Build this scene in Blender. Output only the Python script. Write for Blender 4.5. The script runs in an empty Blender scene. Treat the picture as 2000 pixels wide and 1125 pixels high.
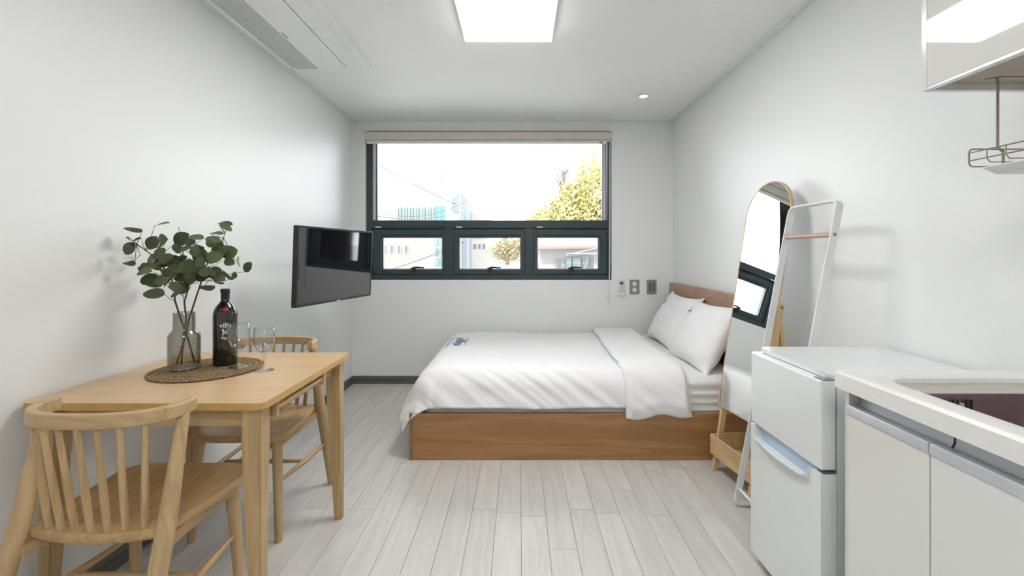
import bpy, bmesh, math, random
from mathutils import Vector, Matrix, noise
PI = math.pi
random.seed(7)
SC = bpy.context.scene
COL = SC.collection

# ------------------------------------------------------------------ camera, sky, sun, exposure
H = 1.188                      # camera height, looks straight along +Y
cd = bpy.data.cameras.new('camera'); cam = bpy.data.objects.new('camera', cd); COL.objects.link(cam)
cam.location = (0, 0, H); cam.rotation_euler = (PI/2, 0, 0)
cd.sensor_width = 36; cd.lens = 16.2; cd.shift_x = -0.007; cd.shift_y = -0.03375
cd.clip_start = 0.03; cd.clip_end = 1500
SC.camera = cam
W = bpy.data.worlds.new('sky'); SC.world = W; W.use_nodes = True
bg = W.node_tree.nodes['Background']
bg.inputs[0].default_value = (0.90, 0.96, 1.0, 1); bg.inputs[1].default_value = 6.0
sd = bpy.data.lights.new('sun', 'SUN'); sun = bpy.data.objects.new('sun', sd); COL.objects.link(sun)
sd.energy = 5.0; sd.angle = math.radians(0.6); sd.color = (1, 0.95, 0.86)
sun.rotation_euler = (math.radians(50), 0, math.radians(8))   # from behind and right of the camera, high
SC.view_settings.view_transform = 'Standard'; SC.view_settings.look = 'None'
SC.view_settings.gamma = 1; SC.view_settings.use_curve_mapping = False
SC.view_settings.exposure = 0.12
PANEL_EMIT = 27.0
FILL_EMIT = 14.5

# ------------------------------------------------------------------ helpers
def wloc(o):
    v = Vector((0, 0, 0))
    while o is not None:
        v += o.location; o = o.parent
    return v

def link(name, me, m=None, parent=None):
    o = bpy.data.objects.new(name, me); COL.objects.link(o)
    if m is not None and not me.materials: me.materials.append(m)
    if parent is not None: o.parent = parent
    return o

def obj(name, bm, m, parent=None, smooth=40, local=False, base=True):
    """one mesh object; vertices are given in metres of the room unless local"""
    bmesh.ops.recalc_face_normals(bm, faces=bm.faces)
    me = bpy.data.meshes.new(name)
    off = Vector((0, 0, 0)); loc = None
    if not local:
        if parent is not None: off = wloc(parent)
        elif base and bm.verts:
            xs = [v.co.x for v in bm.verts]; ys = [v.co.y for v in bm.verts]; zs = [v.co.z for v in bm.verts]
            off = Vector(((min(xs)+max(xs))/2, (min(ys)+max(ys))/2, min(zs))); loc = off
        bmesh.ops.translate(bm, verts=bm.verts, vec=-off)
    bm.to_mesh(me); bm.free()
    if smooth:
        me.shade_smooth(); me.set_sharp_from_angle(angle=math.radians(smooth))
    o = link(name, me, m, parent)
    if smooth == 40 and len(me.polygons) < 1500:
        wn = o.modifiers.new('normals', 'WEIGHTED_NORMAL'); wn.keep_sharp = True; wn.weight = 100
    if loc is not None: o.location = loc
    return o

def tag(o, label=None, cat=None, group=None, kind=None):
    if label: o['label'] = label
    if cat: o['category'] = cat
    if group: o['group'] = group
    if kind: o['kind'] = kind
    return o

def thing(name, loc, label, cat, group=None, rz=0):
    o = bpy.data.objects.new(name, None); COL.objects.link(o)
    o.empty_display_size = 0.05
    o.location = loc; o.rotation_euler = (0, 0, rz)
    return tag(o, label, cat, group)

def B(): return bmesh.new()

def box(bm, x0, x1, y0, y1, z0, z1, bev=0.0, seg=2):
    t = bmesh.new()
    bmesh.ops.create_cube(t, size=1)
    for v in t.verts:
        v.co = Vector(((x0+x1)/2 + v.co.x*(x1-x0), (y0+y1)/2 + v.co.y*(y1-y0), (z0+z1)/2 + v.co.z*(z1-z0)))
    if bev > 0:
        bmesh.ops.bevel(t, geom=t.edges[:], offset=bev, segments=seg, affect='EDGES', profile=0.5)
    merge(bm, t); return bm

def merge(bm, t, M=None):
    if M is not None: bmesh.ops.transform(t, matrix=M, verts=t.verts)
    mp = {}
    for v in t.verts: mp[v.index if False else v] = bm.verts.new(v.co)
    for f in t.faces:
        try: bm.faces.new([mp[v] for v in f.verts])
        except ValueError: pass
    t.free()

def bx(*a, **k): return box(B(), *a, **k)

def tube(bm, pts, r, seg=10, cap=True, sx=1.0, up=None):
    """round bar along a polyline; r is a radius or a list of radii"""
    pts = [Vector(p) for p in pts]; n = len(pts)
    rs = r if isinstance(r, (list, tuple)) else [r]*n
    rings = []; prev = None
    for i, p in enumerate(pts):
        if i == 0: t = pts[1]-p
        elif i == n-1: t = p-pts[i-1]
        else: t = (pts[i+1]-p).normalized() + (p-pts[i-1]).normalized()
        t.normalize()
        if prev is None:
            u = Vector(up) if up else (Vector((0, 0, 1)) if abs(t.z) < 0.9 else Vector((0, 1, 0)))
            a = t.cross(u).normalized()
        else:
            a = (prev - t*prev.dot(t)).normalized()
        prev = a; b = t.cross(a).normalized()
        rings.append([bm.verts.new(p + (a*math.cos(2*PI*k/seg)*sx + b*math.sin(2*PI*k/seg))*rs[i]) for k in range(seg)])
    for i in range(n-1):
        for k in range(seg):
            bm.faces.new((rings[i][k], rings[i][(k+1) % seg], rings[i+1][(k+1) % seg], rings[i+1][k]))
    if cap:
        bm.faces.new(rings[0][::-1]); bm.faces.new(rings[-1])
    return bm

def sweep(bm, pts, prof, side, closed=False):
    """profile (a,b) swept along pts; a runs along the tangent-perpendicular in the plane of the path, b along 'side'"""
    pts = [Vector(p) for p in pts]; n = len(pts); side = Vector(side).normalized()
    rings = []
    for i, p in enumerate(pts):
        if closed: t = (pts[(i+1) % n]-pts[i-1])
        elif i == 0: t = pts[1]-p
        elif i == n-1: t = p-pts[i-1]
        else: t = (pts[i+1]-p).normalized() + (p-pts[i-1]).normalized()
        t.normalize(); a = t.cross(side).normalized()
        rings.append([bm.verts.new(p + a*q[0] + side*q[1]) for q in prof])
    m = len(prof)
    for i in range(n if closed else n-1):
        A = rings[i]; C = rings[(i+1) % n]
        for k in range(m):
            bm.faces.new((A[k], A[(k+1) % m], C[(k+1) % m], C[k]))
    if not closed:
        bm.faces.new(rings[0][::-1]); bm.faces.new(rings[-1])
    return bm

def rrect(w, h, r, n=4):
    out = []
    for cx, cy, a0 in ((w/2-r, h/2-r, 0), (-w/2+r, h/2-r, 90), (-w/2+r, -h/2+r, 180), (w/2-r, -h/2+r, 270)):
        for k in range(n+1):
            a = math.radians(a0+90*k/n); out.append((cx+r*math.cos(a), cy+r*math.sin(a)))
    return out

def lathe(bm, prof, c=(0, 0, 0), seg=40, sy=1.0):
    cx, cy, cz = c; rings = []
    for r, z in prof:
        if r < 1e-6: rings.append([bm.verts.new((cx, cy, cz+z))])
        else: rings.append([bm.verts.new((cx+r*math.cos(2*PI*k/seg), cy+sy*r*math.sin(2*PI*k/seg), cz+z)) for k in range(seg)])
    for i in range(len(rings)-1):
        A, C = rings[i], rings[i+1]
        for k in range(seg):
            k2 = (k+1) % seg
            if len(A) == 1 and len(C) == 1: continue
            if len(A) == 1: bm.faces.new((A[0], C[k2], C[k]))
            elif len(C) == 1: bm.faces.new((A[k], A[k2], C[0]))
            else: bm.faces.new((A[k], A[k2], C[k2], C[k]))
    return bm

def prism(bm, poly, z0, z1, bev=0.0, seg=2):
    """polygon (x,y) list extruded from z0 to z1"""
    t = bmesh.new()
    lo = [t.verts.new((x, y, z0)) for x, y in poly]; hi = [t.verts.new((x, y, z1)) for x, y in poly]
    n = len(poly)
    f0 = t.faces.new(lo[::-1]); f1 = t.faces.new(hi)
    for k in range(n): t.faces.new((lo[k], lo[(k+1) % n], hi[(k+1) % n], hi[k]))
    if bev:
        es = [e for e in t.edges if (e in f1.edges or e in f0.edges)]
        bmesh.ops.bevel(t, geom=es, offset=bev, segments=seg, affect='EDGES', profile=0.5)
    merge(bm, t); return bm

def sm(x, a, b):
    t = min(1, max(0, (x-a)/(b-a))); return t*t*(3-2*t)

def grid_cut(bm, step):
    for ax in (0, 1):
        lo = min(v.co[ax] for v in bm.verts); hi = max(v.co[ax] for v in bm.verts); n = int((hi-lo)/step)
        for k in range(1, n+1):
            co = Vector((0, 0, 0)); co[ax] = lo+(hi-lo)*k/(n+1); no = Vector((0, 0, 0)); no[ax] = 1
            bmesh.ops.bisect_plane(bm, geom=bm.verts[:]+bm.edges[:]+bm.faces[:], plane_co=co, plane_no=no)
    return bm

def text_bm(s, size, depth=0.0, bold=0.0, sp=1.0):
    cu = bpy.data.curves.new('txt', 'FONT'); cu.body = s; cu.size = size; cu.align_x = 'CENTER'; cu.align_y = 'CENTER'
    cu.offset = bold; cu.extrude = depth; cu.space_character = sp; cu.resolution_u = 3
    o = bpy.data.objects.new('txt', cu); COL.objects.link(o)
    dg = bpy.context.evaluated_depsgraph_get(); dg.update()
    me = bpy.data.meshes.new_from_object(o.evaluated_get(dg))
    bm = B(); bm.from_mesh(me)
    bpy.data.objects.remove(o); bpy.data.curves.remove(cu); bpy.data.meshes.remove(me)
    return bm

# ------------------------------------------------------------------ materials
def nt(name):
    m = bpy.data.materials.new(name); m.use_nodes = True
    return m, m.node_tree, m.node_tree.nodes['Principled BSDF']

def srgb(h):
    c = [int(h[i:i+2], 16)/255 for i in (0, 2, 4)]
    return tuple(x/12.92 if x <= 0.04045 else ((x+0.055)/1.055)**2.4 for x in c)

def plain(name, col, rough=0.5, metal=0.0, var=0.03, scale=12, bump=0.0, bscale=80, coat=0.0, spec=0.5, stretch=(1, 1, 1)):
    if isinstance(col, str): col = srgb(col)
    m, t, p = nt(name); N = t.nodes; L = t.links
    tc = N.new('ShaderNodeTexCoord'); mp = N.new('ShaderNodeMapping'); mp.inputs['Scale'].default_value = stretch
    L.new(tc.outputs['Object'], mp.inputs[0])
    n = N.new('ShaderNodeTexNoise'); n.inputs['Scale'].default_value = scale; n.inputs['Detail'].default_value = 3
    L.new(mp.outputs[0], n.inputs['Vector'])
    r = N.new('ShaderNodeValToRGB')
    r.color_ramp.elements[0].position = 0.3; r.color_ramp.elements[1].position = 0.7
    r.color_ramp.elements[0].color = tuple(c*(1-var) for c in col)+(1,)
    r.color_ramp.elements[1].color = tuple(min(1, c*(1+var)) for c in col)+(1,)
    L.new(n.outputs[0], r.inputs[0]); L.new(r.outputs[0], p.inputs['Base Color'])
    p.inputs['Roughness'].default_value = rough; p.inputs['Metallic'].default_value = metal
    p.inputs['Coat Weight'].default_value = coat; p.inputs['Specular IOR Level'].default_value = spec
    if bump:
        n2 = N.new('ShaderNodeTexNoise'); n2.inputs['Scale'].default_value = bscale; n2.inputs['Detail'].default_value = 4
        L.new(mp.outputs[0], n2.inputs['Vector'])
        b = N.new('ShaderNodeBump'); b.inputs['Strength'].default_value = bump; b.inputs['Distance'].default_value = 0.004
        L.new(n2.outputs[0], b.inputs['Height']); L.new(b.outputs[0], p.inputs['Normal'])
    return m

def wood(name, dark, light, axis='x', scale=6.0, rough=0.45, ring=0.5, rnd=0.0, coat=0.0, streak=1.0, fine=0.3):
    if isinstance(dark, str): dark = srgb(dark)
    if isinstance(light, str): light = srgb(light)
    m, t, p = nt(name); N = t.nodes; L = t.links
    tc = N.new('ShaderNodeTexCoord'); mp = N.new('ShaderNodeMapping')
    s = {'x': (0.09, 1, 1), 'y': (1, 0.09, 1), 'z': (1, 1, 0.09)}[axis]
    mp.inputs['Scale'].default_value = s
    src = tc.outputs['Object']
    oi = N.new('ShaderNodeObjectInfo')
    ad = N.new('ShaderNodeVectorMath'); ad.operation = 'MULTIPLY_ADD'
    cx = N.new('ShaderNodeCombineXYZ')
    for i in range(3): L.new(oi.outputs['Random'], cx.inputs[i])
    L.new(cx.outputs[0], ad.inputs[0]); ad.inputs[1].default_value = (17, 23, 31); L.new(src, ad.inputs[2])
    L.new(ad.outputs[0], mp.inputs[0])
    n1 = N.new('ShaderNodeTexNoise'); n1.inputs['Scale'].default_value = scale*1.6; n1.inputs['Detail'].default_value = 2; n1.inputs['Distortion'].default_value = ring
    L.new(mp.outputs[0], n1.inputs['Vector'])
    mu = N.new('ShaderNodeMath'); mu.operation = 'MULTIPLY'; mu.inputs[1].default_value = 9.0*streak
    L.new(n1.outputs[0], mu.inputs[0])
    fr = N.new('ShaderNodeMath'); fr.operation = 'PINGPONG'; fr.inputs[1].default_value = 1.0; L.new(mu.outputs[0], fr.inputs[0])
    n2 = N.new('ShaderNodeTexNoise'); n2.inputs['Scale'].default_value = scale*16; n2.inputs['Detail'].default_value = 4
    L.new(mp.outputs[0], n2.inputs['Vector'])
    mx = N.new('ShaderNodeMix'); mx.data_type = 'FLOAT'; mx.inputs[0].default_value = fine + 0.25
    L.new(fr.outputs[0], mx.inputs[2]); L.new(n2.outputs[0], mx.inputs[3])
    r = N.new('ShaderNodeValToRGB')
    r.color_ramp.elements[0].position = 0.12; r.color_ramp.elements[1].position = 0.72
    r.color_ramp.elements[0].color = tuple(dark)+(1,); r.color_ramp.elements[1].color = tuple(light)+(1,)
    L.new(mx.outputs[0], r.inputs[0])
    out = r.outputs[0]
    if rnd:
        hs = N.new('ShaderNodeHueSaturation'); mr = N.new('ShaderNodeMapRange')
        mr.inputs[3].default_value = 1-rnd; mr.inputs[4].default_value = 1+rnd
        L.new(oi.outputs['Random'], mr.inputs[0]); L.new(mr.outputs[0], hs.inputs['Value']); L.new(out, hs.inputs['Color']); out = hs.outputs[0]
    L.new(out, p.inputs['Base Color'])
    p.inputs['Roughness'].default_value = rough; p.inputs['Coat Weight'].default_value = coat
    b = N.new('ShaderNodeBump'); b.inputs['Strength'].default_value = 0.08; b.inputs['Distance'].default_value = 0.002
    L.new(mx.outputs[0], b.inputs['Height']); L.new(b.outputs[0], p.inputs['Normal'])
    return m

def glass(name, col=(1, 1, 1), rough=0.0, ior=1.45):
    m, t, p = nt(name)
    p.inputs['Base Color'].default_value = tuple(col)+(1,); p.inputs['Transmission Weight'].default_value = 1
    p.inputs['Roughness'].default_value = rough; p.inputs['IOR'].default_value = ior
    return m

def pane_mat(name, tint=(1, 1, 1)):
    m, t, p = nt(name); N = t.nodes; L = t.links
    tr = N.new('ShaderNodeBsdfTransparent'); tr.inputs[0].default_value = tuple(tint)+(1,)
    gl = N.new('ShaderNodeBsdfGlossy'); gl.inputs['Roughness'].default_value = 0.0
    f = N.new('ShaderNodeFresnel'); f.inputs[0].default_value = 1.45
    mx = N.new('ShaderNodeMixShader'); L.new(f.outputs[0], mx.inputs[0]); L.new(tr.outputs[0], mx.inputs[1]); L.new(gl.outputs[0], mx.inputs[2])
    L.new(mx.outputs[0], N['Material Output'].inputs[0]); return m

def emit(name, col, s):
    m, t, p = nt(name); p.inputs['Base Color'].default_value = tuple(col)+(1,)
    p.inputs['Emission Color'].default_value = tuple(col)+(1,); p.inputs['Emission Strength'].default_value = s
    return m

M_wall = plain('wall_paper', (0.84, 0.855, 0.855), 0.42, var=0.008, scale=2, bump=0.10, bscale=160)
M_ceil = plain('ceiling_paper', (0.88, 0.89, 0.89), 0.6, var=0.01, scale=2, bump=0.12, bscale=160)
M_trimw = plain('white_trim', (0.76, 0.79, 0.79), 0.5)
M_base = wood('dark_baseboard', '4d4c48', '67665f', 'y', 8, 0.4)
M_floor = wood('pale_oak_plank', (0.53, 0.515, 0.485), (0.61, 0.60, 0.575), 'y', 6, 0.42, ring=0.7, rnd=0.045, fine=0.3)
M_joint = plain('floor_joint', (0.16, 0.145, 0.13), 0.8)
M_ash = wood('ash_wood', (0.41, 0.27, 0.13), (0.555, 0.395, 0.21), 'z', 7, 0.42, ring=0.8)
M_ashx = wood('ash_wood_across', (0.41, 0.27, 0.13), (0.555, 0.395, 0.21), 'x', 7, 0.42, ring=0.8)
M_ashy = wood('ash_wood_seat', (0.41, 0.26, 0.115), (0.55, 0.37, 0.175), 'y', 7, 0.36, ring=0.8)
M_top = wood('tabletop_veneer', (0.60, 0.40, 0.21), (0.67, 0.465, 0.26), 'x', 4, 0.36, ring=1.0)
M_edge = plain('tabletop_edge', (0.56, 0.34, 0.10), 0.4, var=0.08, scale=30)
M_bed = wood('bed_walnut', (0.30, 0.145, 0.052), (0.42, 0.225, 0.095), 'x', 5, 0.42, ring=1.0)
M_bedy = wood('headboard_walnut', (0.33, 0.19, 0.125), (0.44, 0.28, 0.195), 'y', 5, 0.42, ring=1.0)
M_pine = wood('pale_pine', (0.55, 0.36, 0.17), (0.72, 0.52, 0.29), 'z', 8, 0.45)
M_piney = wood('pale_pine_box', (0.55, 0.36, 0.17), (0.72, 0.52, 0.29), 'y', 8, 0.45)
M_rod = wood('rose_wood_rod', (0.35, 0.22, 0.16), (0.52, 0.36, 0.28), 'y', 8, 0.4)
M_linen = plain('white_cotton', (0.86, 0.86, 0.87), 0.85, var=0.01, bump=0.15, bscale=35)
M_sheet = plain('white_sheet', (0.84, 0.84, 0.84), 0.8, var=0.01, bump=0.1, bscale=60)
M_pipe = plain('pale_blue_piping', (0.38, 0.52, 0.66), 0.7)
M_blue = plain('blue_print', (0.05, 0.15, 0.38), 0.7)
M_frame = plain('slate_frame', (0.030, 0.052, 0.062), 0.36, var=0.1, scale=20, bump=0.03, bscale=300)
M_framed = plain('slate_frame_dark', (0.010, 0.014, 0.018), 0.45)
M_white = plain('white_plastic', (0.80, 0.80, 0.79), 0.35)
M_whiteg = plain('white_gasket', (0.82, 0.82, 0.85), 0.4)
M_blind = plain('cream_blind', (0.66, 0.63, 0.54), 0.5, var=0.02)
M_blindb = plain('blind_bar', (0.80, 0.79, 0.76), 0.35)
M_red = plain('red_tag', (0.45, 0.06, 0.05), 0.5)
M_pane = pane_mat('window_glass')
M_black = plain('black_plastic', (0.012, 0.012, 0.014), 0.35)
M_grey = plain('grey_plate', (0.27, 0.27, 0.29), 0.35, metal=0.2)
M_greyd = plain('dark_grey_key', (0.10, 0.10, 0.11), 0.4)
M_steel = plain('brushed_steel', (0.56, 0.47, 0.50), 0.30, metal=1.0, var=0.04, scale=30, stretch=(1, 14, 1))  # purple cast of a reflection is put into the base colour
M_wire = plain('steel_wire', (0.40, 0.36, 0.32), 0.28, metal=1.0)
M_alu = plain('aluminium_profile', (0.70, 0.735, 0.78), 0.25, metal=0.45)
M_fridge = plain('white_enamel', (0.76, 0.79, 0.80), 0.22, var=0.01, coat=0.3)
M_fridgeb = plain('pale_blue_grip', (0.42, 0.53, 0.66), 0.3)
M_cab = plain('cabinet_gloss', (0.74, 0.755, 0.73), 0.16, var=0.01, coat=0.4)
M_cabu = plain('upper_cabinet_gloss', (0.78, 0.78, 0.74), 0.03, var=0.01, coat=1.0)
M_cabs = plain('cabinet_edge', (0.66, 0.66, 0.62), 0.4)
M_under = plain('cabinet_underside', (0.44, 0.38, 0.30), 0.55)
M_stone = plain('white_solid_surface', (0.80, 0.80, 0.78), 0.3, var=0.03, scale=180)
M_darkgap = plain('dark_gap', (0.03, 0.028, 0.025), 0.7)
M_ac = plain('air_conditioner_white', (0.86, 0.88, 0.87), 0.35)
M_acd = plain('air_conditioner_slot', (0.09, 0.095, 0.095), 0.6)
M_rackw = plain('white_painted_metal', (0.80, 0.81, 0.82), 0.35)
def vessel(name, face_t, edge_t, power=3.0):
    m, t, p = nt(name); N = t.nodes; L = t.links
    lw = N.new('ShaderNodeLayerWeight'); lw.inputs[0].default_value = 0.5
    mxc = N.new('ShaderNodeMix'); mxc.data_type = 'RGBA'; mxc.inputs[6].default_value = tuple(face_t)+(1,); mxc.inputs[7].default_value = tuple(edge_t)+(1,)
    pw = N.new('ShaderNodeMath'); pw.operation = 'POWER'; pw.inputs[1].default_value = power
    L.new(lw.outputs['Facing'], pw.inputs[0]); L.new(pw.outputs[0], mxc.inputs[0])
    tr = N.new('ShaderNodeBsdfTransparent'); L.new(mxc.outputs[2], tr.inputs[0])
    gl = N.new('ShaderNodeBsdfGlossy'); gl.inputs['Roughness'].default_value = 0.01
    p5 = N.new('ShaderNodeMath'); p5.operation = 'POWER'; p5.inputs[1].default_value = 3.0; L.new(lw.outputs['Facing'], p5.inputs[0])
    ma = N.new('ShaderNodeMath'); ma.operation = 'MULTIPLY_ADD'; ma.inputs[1].default_value = 0.9; ma.inputs[2].default_value = 0.07; L.new(p5.outputs[0], ma.inputs[0])
    mx = N.new('ShaderNodeMixShader'); L.new(ma.outputs[0], mx.inputs[0]); L.new(tr.outputs[0], mx.inputs[1]); L.new(gl.outputs[0], mx.inputs[2])
    L.new(mx.outputs[0], N['Material Output'].inputs[0]); return m
M_clear = vessel('clear_glass', (.96, .97, .97), (.42, .44, .46), 4.0)
M_smoke = vessel('smoked_glass', (.79, .78, .745), (.34, .33, .30), 2.5)
M_bottle = plain('dark_bottle_glass', (0.006, 0.007, 0.004), 0.06, coat=0.6)
M_foil = plain('black_foil', (0.012, 0.012, 0.018), 0.3)
M_paint = plain('white_label_paint', (0.8, 0.8, 0.78), 0.5)
M_seal = plain('red_wax_seal', (0.35, 0.02, 0.03), 0.45)
M_weave = plain('woven_seagrass', (0.24, 0.155, 0.07), 0.8, var=0.9, scale=190, bump=0.5, bscale=200)
M_stem = plain('brown_stem', (0.075, 0.045, 0.03), 0.7, var=0.2, scale=60)

def leaf_mat(name, a, b):
    m = plain(name, a, 0.5, var=0.0); t = m.node_tree; p = t.nodes['Principled BSDF']
    oi = t.nodes.new('ShaderNodeObjectInfo'); r = t.nodes.new('ShaderNodeValToRGB')
    r.color_ramp.elements[0].color = tuple(a)+(1,); r.color_ramp.elements[1].color = tuple(b)+(1,)
    t.links.new(oi.outputs['Random'], r.inputs[0]); t.links.new(r.outputs[0], p.inputs['Base Color'])
    return m
M_leaf = leaf_mat('eucalyptus_leaf', (0.040, 0.075, 0.040), (0.125, 0.155, 0.055))

# ------------------------------------------------------------------ room shell
XL, XR, YB, YF, ZC = -1.525, 1.408, 4.21, -1.3, 2.40
S = lambda o: tag(o, kind='structure')
floor = S(obj('floor', bx(XL-.12, XR+.12, YF-.12, YB+.12, -.12, -.006), M_joint))
PW, PL = 0.1127, 0.92
pm = {}
def plank_mesh(l):
    k = round(l, 2)
    if k not in pm:
        b = bx(-PW/2+.0006, PW/2-.0006, -l/2+.0006, l/2-.0006, -.006, 0, bev=.0008, seg=1)
        me = bpy.data.meshes.new('plank'); b.to_mesh(me); b.free(); me.materials.append(M_floor); pm[k] = me
    return pm[k]
ncol = int((XR-XL)/PW)+1
fl = wloc(floor)
x = 0.0087 - PW*round((0.0087-XL)/PW) - PW/2
cols = []
while x < XR + PW: cols.append(x); x += PW
for i, x in enumerate(cols):
    c0 = max(XL, x-PW/2); c1 = min(XR, x+PW/2)
    if c1-c0 < .01: continue
    y = YF - random.choice([0.0, .23, .46, .69]) - random.uniform(0, .12)
    while y < YB:
        a = max(y, YF); b_ = min(y+PL, YB); y += PL
        if b_-a < .03: continue
        me = plank_mesh(b_-a)
        o = link('plank', me, None, floor); o.location = Vector(((c0+c1)/2, (a+b_)/2, 0)) - fl
        o.scale = ((c1-c0)/PW, (b_-a)/round(b_-a, 2), 1)
S(obj('ceiling', bx(XL-.12, XR+.12, YF-.12, YB+.2, ZC, ZC+.15), M_ceil))
S(obj('wall_left', bx(XL-.12, XL, YF, YB+.2, -.01, ZC), M_wall))
S(obj('wall_right', bx(XR, XR+.12, YF, YB+.2, -.01, ZC), M_wall))
S(obj('wall_front', bx(XL-.12, XR+.12, YF-.12, YF, -.01, ZC), M_wall))
WX0, WX1, WZ0, WZ1 = -1.405, .845, .945, 2.302
b = B()
box(b, XL, WX0, YB, YB+.2, -.01, ZC); box(b, WX1, XR, YB, YB+.2, -.01, ZC)
box(b, WX0, WX1, YB, YB+.2, -.01, WZ0); box(b, WX0, WX1, YB, YB+.2, WZ1, ZC)
S(obj('wall_back', b, M_wall, smooth=0))
# baseboards with a stepped top
def baseboard(name, p0, p1, out, m):
    b = B(); prof = [(0, 0), (.013, 0), (.013, .052), (.009, .057), (.009, .064), (.005, .070), (0, .070)]
    p0 = Vector(p0); p1 = Vector(p1); out = Vector(out)
    A = [b.verts.new(p0+out*q[0]+Vector((0, 0, q[1]))) for q in prof]; C = [b.verts.new(p1+out*q[0]+Vector((0, 0, q[1]))) for q in prof]
    for k in range(len(prof)): b.faces.new((A[k], A[(k+1) % 7], C[(k+1) % 7], C[k]))
    b.faces.new(A[::-1]); b.faces.new(C)
    return S(obj(name, b, m, smooth=0))
M_basex = wood('dark_baseboard_back', '4d4c48', '67665f', 'x', 8, 0.4)
baseboard('baseboard_left', (XL, YF, 0), (XL, YB, 0), (1, 0, 0), M_base)
baseboard('baseboard_back', (XL+.013, YB, 0), (XR, YB, 0), (0, -1, 0), M_basex)
# slim ceiling trims
S(obj('trim_1', bx(XL, XL+.035, YF, YB, ZC-.012, ZC, bev=.003), M_trimw))
S(obj('trim_2', bx(XR-.035, XR, 2.35, YB, ZC-.012, ZC, bev=.003), M_trimw))
S(obj('trim_3', bx(XR-.035, XR, YF, 2.345, ZC-.012, ZC, bev=.003), M_trimw))
S(obj('trim_4', bx(XL+.036, XR-.036, YB-.012, YB, ZC-.010, ZC, bev=.003), M_trimw))

# ------------------------------------------------------------------ window
FY0, FY1 = 4.235, 4.33
win = S(bpy.data.objects.new('window_1', None)); COL.objects.link(win); win.location = ((WX0+WX1)/2, 4.28, WZ0)
b = B()
box(b, WX0, -1.352, FY0, FY1, WZ0, WZ1, .002); box(b, .812, WX1, FY0, FY1, WZ0, WZ1, .002)
box(b, -1.352, .812, FY0, FY1, WZ0, .991, .002); box(b, -1.352, .812, FY0, FY1, 2.262, WZ1, .002)
box(b, -1.352, .812, FY0, FY1, 1.436, 1.493, .002)                     # transom
box(b, -1.352, .812, FY0-.006, FY1, 1.423, 1.436, .002)
box(b, -.685, -.610, FY0, FY1, .991, 1.423, .002); box(b, .056, .131, FY0, FY1, .991, 1.423, .002)
obj('window_frame', b, M_frame, win)
# upper fixed pane with white gasket strips
b = B(); box(b, -1.352, -1.322, 4.262, 4.295, 1.493, 2.262, .002); box(b, .775, .800, 4.262, 4.295, 1.493, 2.262, .002)
obj('gasket_strip', b, M_whiteg, win)
b = B(); box(b, -1.322, -1.314, 4.255, 4.295, 1.493, 2.262); box(b, .769, .775, 4.255, 4.295, 1.493, 2.262); box(b, .800, .806, 4.255, 4.295, 1.493, 2.262)
obj('gasket_seal', b, M_framed, win)
obj('pane', bx(-1.352, .812, 4.296, 4.302, 1.493, 2.262), M_pane, win)
for x0, x1, g0, g1, hx in ((-1.352, -.685, -1.263, -.714, -.965), (-.610, .056, -.554, .009, -.262), (.131, .812, .169, .732, .478)):
    b = B(); y0, y1 = 4.246, 4.315
    x0 += .0008; x1 -= .0008
    box(b, x0, g0-.006, y0, y1, .995, 1.408, .003); box(b, g1+.006, x1, y0, y1, .995, 1.408, .003)
    box(b, g0-.006, g1+.006, y0, y1, .995, 1.041, .003); box(b, g0-.006, g1+.006, y0, y1, 1.355, 1.408, .003)
    box(b, g0-.006, g1+.006, y0+.012, y1, 1.338, 1.355, .002); box(b, x0, x1, y0+.022, y1, 1.406, 1.4225)
    box(b, x0, x1, y0+.022, y1, .9915, .996)
    sash = obj('sash', b, M_frame, win)
    b = B(); box(b, g0-.006, g0, y0+.02, y1-.008, 1.041, 1.338); box(b, g1, g1+.006, y0+.02, y1-.008, 1.041, 1.338)
    box(b, g0, g1, y0+.02, y1-.008, 1.041, 1.046); box(b, g0, g1, y0+.02, y1-.008, 1.333, 1.338)
    obj('gasket', b, M_framed, sash)
    obj('glass_bead', bx(g0, g0+.006, y0+.026, y1-.012, 1.046, 1.333), M_whiteg, sash)
    obj('sash_pane', bx(g0, g1, 4.296, 4.301, 1.046, 1.333), M_pane, sash)
    # cam handle on the bottom rail
    b = B(); prism(b, [(hx-.022, 4.225), (hx+.022, 4.225), (hx+.018, 4.246), (hx-.018, 4.246)], 1.012, 1.048, .003)
    tube(b, [(hx, 4.236, 1.044), (hx-.002, 4.224, 1.056), (hx+.03, 4.216, 1.060), (hx+.095, 4.214, 1.056)], [.010, .011, .009, .006], 8)
    tube(b, [(hx-.03, 4.226, 1.050), (hx, 4.224, 1.056)], [.006, .009], 8)
    obj('handle', b, M_framed, sash)
    obj('white_sticker', bx(x0+.030, x0+.086, FY0-.0075, FY0-.0062, 1.4243, 1.4345), M_paint, win)
S(win)

# roller blind above the window
bl = thing('roller_blind', (-.28, 4.19, 2.17), 'cream roller blind drawn up at the top of the wide window', 'blind')
b = B()
box(b, WX0+.004, WX1-.006, 4.170, 4.232, 2.222, 2.292, .010, 3)
obj('headbox', b, M_blind, bl)
b = B(); box(b, WX0+.002, WX0+.010, 4.165, 4.234, 2.214, 2.298, .002); box(b, WX1-.010, WX1-.002, 4.165, 4.234, 2.214, 2.298, .002)
b.free()
for xa in (WX0+.002, WX1-.010): obj('end_cap', bx(xa, xa+.008, 4.165, 4.234, 2.214, 2.298, .002), M_blindb, bl)
b = B(); box(b, WX0+.012, WX1-.012, 4.195, 4.198, 2.205, 2.222)
obj('blind_fabric', b, M_blind, bl)
bb = obj('bottom_bar', bx(WX0+.018, .800, 4.186, 4.208, 2.186, 2.212, .006, 3), M_blindb, bl)
obj('red_tag', bx(.728, .756, 4.1845, 4.1865, 2.191, 2.203), M_red, bb)
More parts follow.
